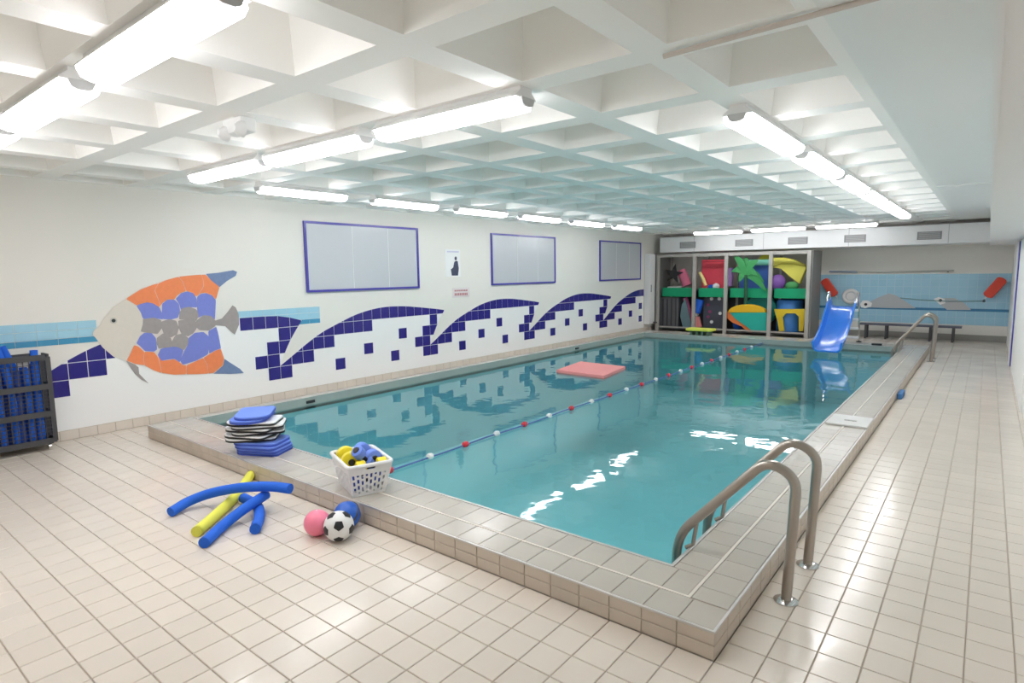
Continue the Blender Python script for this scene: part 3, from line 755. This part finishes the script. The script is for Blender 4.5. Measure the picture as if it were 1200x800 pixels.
o = MB().sphere((C(862, 384).x+.02, IY+.15, BZ+.14), .14, 16, 10).build('small_ball', M_noodB, None, True); sett(o, 'dark blue ball low behind the palm island', 'ball')
# palm island float
PYY = CY+.032
t = empty('palm_island_float', Vector((C(876, 380, PYY).x, PYY, BZ)), 'palm tree island float with yellow top and turquoise base', 'float')
hull = [(855,366.5),(862,374),(875,383),(880,387),(898,387.5),(899,366)]
MB().prism(fpoly(hull, y=PYY), (0, .16, 0)).build('base', mat('island_turquoise', (.01, .42, .34), .5), t, bevel=.01)
MB().prism([p+Vector((0, .02, 0)) for p in fpoly([(852,365),(852,373),(858,378),(868,382),(878,390),(884,388),(875,383),(862,374),(856,366)], y=PYY)], (0, .12, 0)).build('orange_rim', mat('island_orange', (.80, .20, .05), .5), t)
dome = [(852,366)]+[(875-22*math.cos(math.pi*k/10), 366-9.5*math.sin(math.pi*k/10)) for k in range(11)]+[(898,366)]
MB().prism(fpoly(dome[1:-1], y=PYY), (0, .16, 0)).build('sand_dome', mat('island_yellow', (.82, .48, .01), .5), t, bevel=.01)
MB().tube([py(873.5, 357.5, PYY+.05), py(874, 345, PYY+.04), py(874, 322, PYY+.05)], [.05, .045, .04], 10).build('trunk', mat('trunk_dark', (.02, .10, .05), .6), t, True)
tp = py(874, 322, PYY+.05)
for k, (u, v) in enumerate(((861, 300), (874, 301), (888, 305), (857, 318), (866, 330), (895, 330), (888, 322), (898, 341))):
    e = py(u, v, PYY+.05+(.06 if k % 2 else -.03)); mdl = tp.lerp(e, .5)+Vector((0, -.02, .10)); d = (e-tp).normalized(); s = Vector((d.z, 0, -d.x))
    path = catmull([tp, mdl, e], 5); wd = [.03, .055, .07, .08, .085, .085, .08, .07, .055, .035, .01]
    b = MB(); L = [p+s*w_ for p, w_ in zip(path, wd)]; Rr = [p-s*w_ for p, w_ in zip(path, wd)]
    b.prism(L+Rr[::-1], (0, .02, 0)); b.build('frond', mat('frond_green', (.05, .33, .10), .5), t)
# bay 4
yf_ = [(905,302),(918,301.5),(930,304),(943,310),(945,314),(940,325),(937,333),(925,324),(915,315),(905,313)]
t = empty('yellow_float', C(925, 330, IY+.2), 'large yellow curved float filling the fourth shelf', 'float')
MB().prism(fpoly(yf_, y=IY+.2), (0, .2, 0)).build('body', mat('float_yellow', (.88, .80, .13), .5), t, bevel=.02)
MB().tube(fpoly([(905,313),(915,309),(930,309),(944,312)], y=IY+.195), .012, 6).build('seam', mat('seam_yellow', (.55, .48, .05), .5), t)
c = C(910, 327); o = MB().sphere((c.x, IY+.14, SZ+.19), .21, 20, 12, (.9, .7, 1)).build('purple_ball', mat('purple_rubber', (.22, .09, .40), .45), None, True); sett(o, 'purple ball on the fourth shelf under the yellow float', 'ball')
c = C(927, 334); o = MB().sphere((c.x, IY+.08, SZ+.11), .11, 18, 10, (1.5, .8, 1)).build('green_float', mat('leaf_green', (.06, .33, .10), .5), None, True); sett(o, 'green rounded float beside the purple ball', 'float')
c = C(925, 366, IY+.3); o = MB().lathe([(.28, 0), (.31, .03), (.31, .78), (.28, .82)], (c.x, IY+.33, BZ), 24).build('blue_barrel', mat('barrel_blue', (.05, .22, .60), .4), None, True); sett(o, 'round blue foam barrel in the lower fourth bay', 'barrel')
arch = [(907,362),(944,362),(941,388),(936,388),(936,371),(932,367),(921,367),(917,372),(919,388),(913,388),(911,376)]
P = fpoly(arch, y=IY-.05); P = [Vector((p.x, p.y, max(p.z, BZ))) for p in P]
o = MB().prism(P, (0, .06, 0)).build('yellow_arch', mat('arch_yellow', (.80, .58, .02), .45)); sett(o, 'yellow arch-shaped float standing before the blue barrel', 'float')

# ------------------------------------------------------------------ slide
SX = -2.33; SW = .24
slide = empty('pool_slide', (SX, 14.1, ZR), 'blue plastic pool slide with white steps on the far pool edge', 'slide')
path = [(14.12, .90), (13.95, .86), (13.72, .70), (13.45, .48), (13.15, .30), (12.85, .18), (12.60, .13)]
cp = catmull([(0, y, z) for y, z in path], 5)
prof = [(-SW-.03, .14), (-SW-.03, .17), (-SW+.005, .17), (-SW+.03, .03), (-SW+.08, 0), (SW-.08, 0), (SW-.03, .03), (SW-.005, .17), (SW+.03, .17), (SW+.03, .14), (SW, .02), (SW-.05, -.03), (-SW+.05, -.03), (-SW, .02)]
vs = []; n = len(prof)
for i, p in enumerate(cp):
    t_ = (cp[min(i+1, len(cp)-1)]-cp[max(i-1, 0)]).normalized(); nr = Vector((0, -t_.z, t_.y));
    if nr.z < 0: nr = -nr
    for x, h in prof: vs.append(Vector((SX+x, p.y, p.z))+nr*h)
fs = []
for i in range(len(cp)-1):
    for k in range(n): fs.append((i*n+k, i*n+(k+1) % n, (i+1)*n+(k+1) % n, (i+1)*n+k))
fs += [tuple(range(n))[::-1], tuple(range((len(cp)-1)*n, len(cp)*n))]
MB().add(vs, fs).build('chute', M_bplast, slide, True)
for s in (-1, 1):
    xx = SX+s*(SW+.03)
    MB().tube(fillet([(xx, 14.40, ZR), (xx, 14.14, .95), (xx, 14.10, 1.20), (xx, 13.93, 1.20), (xx, 13.88, .98)], .08), .018, 8).build('ladder_rail', M_chrome, slide, True)
for k in range(4):
    f = (k+.5)/4.2; y = 14.40+(14.14-14.40)*f; z = ZR+(.95-ZR)*f
    MB().box((SX-SW-.03, y-.07, z-.02), (SX+SW+.03, y+.07, z+.02)).build('step', M_wplast, slide, bevel=.008)
MB().box((SX-.03, 13.92, ZR), (SX+.03, 13.97, .84)).build('support', M_chrome, slide)
for s in (-1, 1): MB().lathe([(.05, 0), (.05, .02)], (SX+s*(SW+.03), 14.40, ZR), 12).build('foot', M_blackp, slide)

# ------------------------------------------------------------------ hand rails
def handrail(name, y, label, k=1.0):
    t = empty(name, (-.713, y, 0), label, 'handrail', 'steel pool handrails')
    p = [(-.713, y, 0), (-.685, y, .66*k), (-.83, y, .725*k), (-1.30, y, .20*k), (-1.315, y, -.25)]
    P = fillet(p[:4], .13) ; P = fillet([p[0], p[1], p[2], p[3], p[4]], .12, 8)
    MB().tube(P, .026, 14).build('rail_tube', M_steel, t, True)
    MB().lathe([(.06, 0), (.06, .006), (.048, .012), (.029, .016)], (-.713, y, 0), 20).build('flange', M_chrome, t, True)
    MB().tube([(-1.19, y, .30*k), (-1.21, y, ZR+.03), (-1.25, y, ZR+.0)], .012, 8).build('strut', M_steel, t)
    return t
handrail('pool_handrail', 3.136, 'nearest curved steel handrail by the near pool corner')
handrail('pool_handrail', 3.609, 'second curved steel handrail behind the nearest one')
handrail('pool_handrail', 13.0, 'steel handrail at the far right pool corner, nearer one', 1.18)
handrail('pool_handrail', 13.47, 'steel handrail at the far right pool corner, farther one', 1.18)
# ladder treads below the near rails
t = empty('pool_ladder', (-1.315, 3.37, -.25), 'submerged steel ladder treads between the two near handrails', 'ladder')
for z in (-.1, -.35, -.6): MB().box((-1.36, 3.15, z), (-1.28, 3.595, z+.03)).build('tread', M_steel, t)
for y in (3.136, 3.609): MB().tube([(-1.315, y, -.26), (-1.315, y, -.95)], .02, 10).build('stile', M_steel, t, True)

# ------------------------------------------------------------------ things on water
P = [pz(652, 434, .06), pz(680, 424, .06), pz(733, 430, .06), pz(708, 441, .06)]
o = MB().prism([(p.x, p.y, ZW-.02) for p in P], (0, 0, .065)).build('floating_mat', M_pinkf, bevel=.008); sett(o, 'flat pink foam mat floating on the far water', 'mat')
rope = empty('lane_rope', (-3.87, 2.95, ZW+.01), 'blue lane rope with red and white floats across the pool', 'lane rope')
MB().tube([(-3.87, PY0+.0, ZW+.02)]+[(-3.87+.01*math.sin(i*1.7), 3.0+i*.47, ZW+.012+.004*math.sin(i*2.3)) for i in range(23)]+[(-3.87, PY1, ZW+.02)], .008, 6).build('rope', mat('rope_blue', (.10, .16, .42), .6), rope)
for i in range(22):
    y = 3.18+i*.472
    MB().lathe([(.010, -.036), (.026, -.024), (.031, 0), (.026, .024), (.010, .036)], (-3.87, y, ZW+.018), 12, 'y').build('red_float' if i % 2 == 0 else 'white_float', M_red if i % 2 == 0 else M_wplast, rope, True)
# yellow step at the far edge
s0 = py(803, 391, 13.98); s1 = py(838, 391, 13.98)
t = empty('yellow_step', ((s0.x+s1.x)/2, 13.98, ZR), 'yellow topped low step standing on the far pool edge', 'step')
MB().box((s0.x+.05, 13.86, .24), (s1.x-.05, 14.2, .30)).build('top', mat('step_yellow', (.80, .82, .10), .5), t, bevel=.02)
for i in range(4):
    xx = s0.x+.14+i*(s1.x-s0.x-.32)/3
    MB().box((xx, 13.91, ZR), (xx+.05, 14.15, .24)).build('leg', mat('step_leg', (.10, .16, .12), .6), t)

# ------------------------------------------------------------------ rim items
o = MB().box((-1.20, 6.58, ZR), (RX1+.005, 7.03, ZR+.022)).build('grey_plate', mat('plate_grey', (.62, .61, .59), .35), bevel=.006); sett(o, 'pale grey flat plate lying across the right pool rim', 'plate')
MB().box((-1.06, 6.76, ZR+.021), (-.95, 6.80, ZR+.026)).build('grip_slot', mat('slot_grey', (.35, .35, .34), .5), o)
c = pz(1056, 466, 0); o = MB().box((RX1+.004, c.y-.12, 0), (RX1+.06, c.y+.25, .07)).build('blue_sponge', mat('sponge_blue', (.05, .18, .42), .7), bevel=.01); sett(o, 'small blue block on the floor against the right rim', 'block')
for u, v, lb in ((364, 475.5, 'nearest small black inlet at the left waterline'), (676, 412, 'farther small black inlet at the left waterline')):
    c = px(u, v, PX0); o = MB().box((PX0, c.y-.06, .055), (PX0+.015, c.y+.06, .09)).build('water_inlet', M_blackp); sett(o, lb, 'inlet')
c = pz(1019, 410.5, ZR); o = MB().box((c.x-.09, PY1+.02, ZR), (c.x+.09, PY1+.12, ZR+.04)).build('rubber_foot', M_blackp, bevel=.01); sett(o, 'small black rubber block on the far rim beside the slide', 'block')

# kickboards
KC = Vector((-5.02, 2.66, ZR))
def outl(L, W, n=10):
    P = []; r = .05
    for cx, cy, a0, rr in ((L/2-r, W/2-r, 0, r), (-L/2+W*.42, W/2-W*.42, 90, W*.42), (-L/2+W*.42, -W/2+W*.42, 180, W*.42), (L/2-r, -W/2+r, 270, r)):
        for k in range(n): a = math.radians(a0+90*k/(n-1)); P.append((cx+rr*math.cos(a), cy+rr*math.sin(a)))
    return P
kt = .030
def kick(nm, label, m1, m2, z, rz, dx, dy, tilt=0):
    t = empty('kickboard', (KC.x+dx, KC.y+dy, z), label, 'kickboard', 'kickboards stacked on the pool rim', math.radians(rz))
    t.rotation_euler = (tilt, 0, math.radians(rz))
    O = outl(.44, .30)
    MB().prism([(x, y, 0) for x, y in O], (0, 0, kt*.5)).build('lower_layer', m2, t, off=(0, 0, 0))
    MB().prism([(x*.995, y*.995, kt*.5) for x, y in O], (0, 0, kt*.46)).build('upper_layer', m1, t, off=(0, 0, 0), bevel=.004)
ordn = ['lowest', 'second', 'third', 'fourth', 'fifth', 'sixth', 'seventh', 'eighth', 'ninth', 'tenth', 'eleventh', 'topmost']
zz = ZR
VA = math.degrees(math.atan2(RT.y, RT.x))
for i in range(12):
    if i < 4: lb, m1, m2, rz, dx, dy = 'blue kickboard', M_kblue, M_kblue2, VA-8+random.uniform(-7, 7), .035, .02
    elif i < 10: lb, m1, m2, rz, dx, dy = 'black and white kickboard', M_white, M_blackp, VA+(10, -14, 20, -8, 14, 4)[i-4], (-.05, -.04, -.01, -.04, .01, -.02)[i-4], (-.04, -.03, -.01, -.03, .01, -.02)[i-4]
    else: lb, m1, m2, rz, dx, dy = 'blue kickboard', M_kblue, M_kblue2, VA+95+8*(i-10), -.02, -.02
    kick('kickboard', lb+', '+ordn[i]+(' from the bottom of the stack' if 0 < i < 11 else ' of the stack on the rim'), m1, m2, zz, rz, dx+random.uniform(-.02, .02), dy+random.uniform(-.02, .02))
    zz += kt

# basket with dumbbells
BC = Vector((-3.525, 2.635, ZR)); BR = math.radians(-20)
bk = empty('laundry_basket', BC, 'white plastic basket full of pool dumbbells on the rim', 'basket', rz=BR)
BH = .235; bw, bd, tw, td = .165, .115, .225, .16
def wallgrid(p0, p1, q0, q1, nu, nv, hole):
    p0, p1, q0, q1 = map(Vector, (p0, p1, q0, q1)); vs = []; fs = []
    for j in range(nv+1):
        for i in range(nu+1): vs.append(p0.lerp(p1, i/nu).lerp(q0.lerp(q1, i/nu), j/nv))
    for j in range(nv):
        for i in range(nu):
            if not hole(i, j): fs.append((j*(nu+1)+i, j*(nu+1)+i+1, (j+1)*(nu+1)+i+1, (j+1)*(nu+1)+i))
    return vs, fs
def hole(i, j):
    if j == 12: return 7 <= i <= 10
    return 1 <= i <= 16 and i % 2 == 1 and ((i % 4 == 1 and j in (2, 3, 5, 6, 8, 9)) or (i % 4 == 3 and j in (1, 3, 4, 6, 7, 9)))
for a, b in (((-1,-1), (1,-1)), ((1,-1), (1,1)), ((1,1), (-1,1)), ((-1,1), (-1,-1))):
    vs, fs = wallgrid((a[0]*bw, a[1]*bd, .004), (b[0]*bw, b[1]*bd, .004), (a[0]*tw, a[1]*td, BH), (b[0]*tw, b[1]*td, BH), 18, 14, hole)
    o = MB().add(vs, fs).build('side_wall', M_wplast, bk, off=(0, 0, 0)); s = o.modifiers.new('sol', 'SOLIDIFY'); s.thickness = .005; s.offset = 0
MB().box((-bw, -bd, 0), (bw, bd, .006)).build('bottom', M_wplast, bk, off=(0, 0, 0))
ring = fillet([(-tw, -td, BH), (tw, -td, BH), (tw, td, BH), (-tw, td, BH), (-tw, -td, BH)], .03, 4)
rr = [Vector((sx*(tw-.03)+.03*math.cos(a), sy*(td-.03)+.03*math.sin(a), BH)) for sx, sy, a0 in ((1,1,0),(-1,1,90),(-1,-1,180),(1,-1,270)) for a in [math.radians(a0+22.5*k) for k in range(5)]]
MB().tube(rr, .014, 8, closed=True).build('rim', M_wplast, bk, True, off=(0, 0, 0))
Rb = Matrix.Rotation(BR, 3, 'Z')
def dumbbell(label, loc, dirv, m, L=.20, r=.07):
    c = BC+Rb @ Vector(loc); d = (Rb @ Vector(dirv)).normalized()
    t = empty('foam_dumbbell', c, label, 'dumbbell', 'foam dumbbells in the basket')
    for s in (-1, 1):
        e = c+d*s*L/2
        MB().tube([e-d*.035, e-d*.028, e+d*.028, e+d*.035], [r-.01, r, r, r-.01], 20).build('foam_disc', m, t, True)
        MB().tube([e+d*s*.034, e+d*s*.042], [.026, .022], 14).build('end_plug', M_blackp, t, True)
    MB().tube([c-d*(L/2-.03), c+d*(L/2-.03)], .017, 12).build('grip', M_blackp, t, True)
dumbbell('yellow foam dumbbell at the front of the basket', (-.07, -.072, .215), (1, -.1, .05), M_yplast, .19, .07)
dumbbell('yellow foam dumbbell at the right side of the basket', (.145, .03, .20), (.1, 1, .05), M_yplast, .15, .05)
dumbbell('blue foam dumbbell at the back of the basket', (-.07, .072, .225), (1, .1, -.05), M_kblue, .19, .06)
dumbbell('blue foam dumbbell sticking up amid the yellow ones', (.065, .0, .245), (.25, -.5, .6), M_kblue, .13, .045)

dumbbell('navy foam dumbbell deep in the basket, towards the left', (-.06, .0, .085), (.2, 1, 0), M_kblue2, .15, .06)
dumbbell('navy foam dumbbell deep in the basket, towards the right', (.08, .0, .085), (-.2, 1, 0), M_kblue2, .15, .06)
# balls
def ballpos(u, v, r):
    return pz(u, v, r)
R1 = .095
c = ballpos(397, 616, R1)
t = empty('soccer_ball', (c.x, c.y, 0), 'black and white football on the floor before the rim', 'ball')
MB().sphere((c.x, c.y, R1), R1, 32, 20).build('body', M_wplast, t, True)
ph = (1+5**.5)/2
ico = [Vector(v).normalized() for v in [(0,1,ph),(0,-1,ph),(0,1,-ph),(0,-1,-ph),(1,ph,0),(-1,ph,0),(1,-ph,0),(-1,-ph,0),(ph,0,1),(-ph,0,1),(ph,0,-1),(-ph,0,-1)]]
tov = (CAM-Vector((c.x, c.y, R1))).normalized()
rot = ico[0].rotation_difference(tov) .to_matrix()
ctr = Vector((c.x, c.y, R1))
for a in ico:
    nb = [b for b in ico if .3 < a.dot(b) < .6]
    pts = [(a*2/3*1.0+b/3).normalized() for b in nb]
    u_ = (pts[0]-a*pts[0].dot(a)).normalized(); v_ = a.cross(u_); pts.sort(key=lambda p: math.atan2(p.dot(v_), p.dot(u_)))
    vs = [a]; fs = []; K = 3
    ringp = []
    for i in range(5):
        for k in range(K): ringp.append(pts[i].lerp(pts[(i+1) % 5], k/K).normalized())
    n = len(ringp)
    vs += [a.lerp(p, .5).normalized() for p in ringp]+ringp
    for i in range(n):
        j = (i+1) % n; fs += [(0, 1+i, 1+j), (1+i, 1+n+i, 1+n+j, 1+j)]
    MB().add([ctr+(rot @ p)*(R1*1.012) for p in vs], fs).build('black_patch', M_blackp, t, True)
R2 = .085; c2 = ballpos(375, 613, R2)
t = empty('pink_ball', (c2.x, c2.y, 0), 'pink rubber ball touching the football', 'ball')
c2 = Vector((c2.x, c2.y, R2)); dv = (c2-ctr); 
if dv.length < R1+R2+.002: c2 = ctr+dv.normalized()*(R1+R2+.002); c2.z = R2
MB().sphere(c2, R2, 28, 18).build('body', mat('ball_pink', (.92, .24, .36), .3), t, True)
MB().lathe([(.006, 0), (.004, .003)], c2+Vector((0, 0, R2-.001)), 8).build('valve', M_wplast, t)
R3 = .09; c3 = Vector((-3.16, 2.335, R3))
c3 = pz(406, 604, R3); c3.y = min(c3.y, RY0-R3-.004)
t = empty('blue_ball', (c3.x, c3.y, 0), 'blue ball with dark band behind the football against the rim', 'ball')
dv = c3-ctr
if dv.length < R1+R3+.002: c3 = ctr+dv.normalized()*(R1+R3+.003); c3.z = R3; c3.y = min(c3.y, RY0-R3-.003)
t.location = (c3.x, c3.y, 0)
MB().sphere(c3, R3, 28, 18).build('body', mat('ball_blue', (.02, .12, .55), .35), t, True)
MB().tube([c3+Vector((math.cos(k*math.pi/12)*.7, math.sin(k*math.pi/12)*.7, math.sin(k*math.pi/12)*.72)).normalized()*(R3*.985) for k in range(24)], .007, 6, closed=True).build('band', M_dark, t, True)

# floor noodles
def noodle(label, pts, m, r=.036):
    P = catmull(pts, 8)
    t = empty('pool_noodle', (P[0].x, P[0].y, 0), label, 'pool noodle', 'pool noodles on the floor')
    MB().tube(P, r, 16, caps=False).build('foam', m, t, True)
    for e, d in ((P[0], P[0]-P[1]), (P[-1], P[-1]-P[-2])):
        d.normalize(); b = MB(); b.tube([e-d*.02, e, e+d*.001, e-d*.05], [r, r, .010, .010], 16, caps=False); b.build('cut_end', m, t)
r = .036
Z = lambda u, v, z=r: pz(u, v, z)
noodle('yellow noodle lying under the crossed blue ones', [Z(230, 623), Z(252, 604), Z(276, 581), Z(294, 556)], M_noodY)
noodle('straight blue noodle lying over the yellow one, pointing at the camera', [Z(239, 636), Z(262, 615, .038), Z(285, 597, .085), Z(312, 579, .112)], M_noodB)
noodle('short curved blue noodle peeking out beneath the pile', [Z(299, 620), Z(304, 605), Z(301, 592), Z(285, 583, .036)], M_noodB)
noodle('long arched blue noodle across the top of the pile', [Z(200, 600, .036), Z(222, 587, .06), Z(250, 577, .11), Z(285, 571, .17), Z(318, 570, .185), Z(340, 572.5, .185)], M_noodB)

# ------------------------------------------------------------------ noodle cart at the left edge
CX0, CX1, CYa, CYb = -7.46, -7.20, .95, 1.735
cart = empty('noodle_cart', ((CX0+CX1)/2, (CYa+CYb)/2, 0), 'dark wheeled mesh cart full of blue noodles at the left edge', 'cart')
Zc = [.085, .36, .63, .92]
for x in (CX0+.02, CX1-.02):
    for y in (CYa+.02, CYb-.02): MB().box((x-.02, y-.02, .085), (x+.02, y+.02, .93)).build('post', M_dark, cart)
for z in Zc:
    hh = .035
    MB().box((CX1-.02, CYa+.04, z-.02), (CX1+.004, CYb-.04, z+hh)).build('front_rail', M_dark, cart)
    MB().box((CX0, CYa+.04, z-.02), (CX0+.02, CYb-.04, z+hh)).build('back_rail', M_dark, cart)
    MB().box((CX0+.04, CYb-.02, z-.02), (CX1-.04, CYb, z+hh)).build('end_rail', M_dark, cart)
    MB().box((CX0+.04, CYa, z-.02), (CX1-.04, CYa+.02, z+hh)).build('end_rail', M_dark, cart)
MB().box((CX0+.02, CYa+.02, .07), (CX1-.02, CYb-.02, .085)).build('bottom_tray', M_dark, cart)
M_mesh = mat('mesh_wire', (.05, .05, .06), .5)
for a, b in zip(Zc[:-1], Zc[1:]):
    mb = MB(); ny = 16; nz = 6
    for i in range(1, ny):
        y = CYa+.04+(CYb-CYa-.08)*i/ny; mb.box((CX1-.012, y-.004, a+.03), (CX1-.006, y+.004, b-.02))
    for j in range(1, nz):
        z = a+.03+(b-a-.05)*j/nz; mb.box((CX1-.014, CYa+.04, z-.003), (CX1-.008, CYb-.04, z+.003))
    mb.build('mesh_panel', M_mesh, cart)
    mb = MB()
    for i in range(1, 6):
        x = CX0+.04+(CX1-CX0-.08)*i/6; mb.box((x-.003, CYb-.012, a+.03), (x+.003, CYb-.006, b-.02))
    mb.build('mesh_panel', M_mesh, cart)
for x in (CX0+.05, CX1-.03):
    for y in (CYa+.06, CYb-.07):
        wv = MB().tube([(x, y-.012, .035), (x, y+.012, .035)], .034, 14).build('wheel', M_chrome, cart, True)
        MB().box((x-.012, y-.018, .05), (x+.012, y+.018, .075)).build('fork', M_chrome, wv, off=cart.location)
random.seed(3)
k = 0
for i in range(9):
    for j in range(2):
        y = CYa+.085+i*.0735; x = CX1-.078-j*.085+random.uniform(-.004, .004)
        top_ = .84+random.uniform(-.03, .03); lean = random.uniform(-.015, .015)
        tall = (i, j) in ((5, 0), (8, 0), (6, 1))
        if tall: top_ = {5: 1.09, 8: 1.00, 6: 1.05}[i]
        ln = -.10 if i in (5, 6) and tall else lean
        ys = y+(0.03 if ln < -.05 else 0)
        P = [(x, ys, .088), (x, ys, .5), (x, ys+ln*.35, .85)] + ([(x+.0, ys+ln, top_)] if tall else [])
        if not tall: P[-1] = (x, y, top_)
        o = MB().tube(P, .033, 12).build('pool_noodle', M_noodB if (i+j) % 3 else mat('navy_foam', (.015, .06, .32), .75), None, True)
        if tall: sett(o, {5: 'tallest blue noodle leaning out of the cart', 8: 'short upright blue noodle at the right end of the cart', 6: 'leaning blue noodle behind the tallest in the cart'}[i], 'pool noodle', 'blue noodles in the cart')
        else: sett(o, 'blue noodle standing inside the dark mesh cart', 'pool noodle', 'blue noodles in the cart')
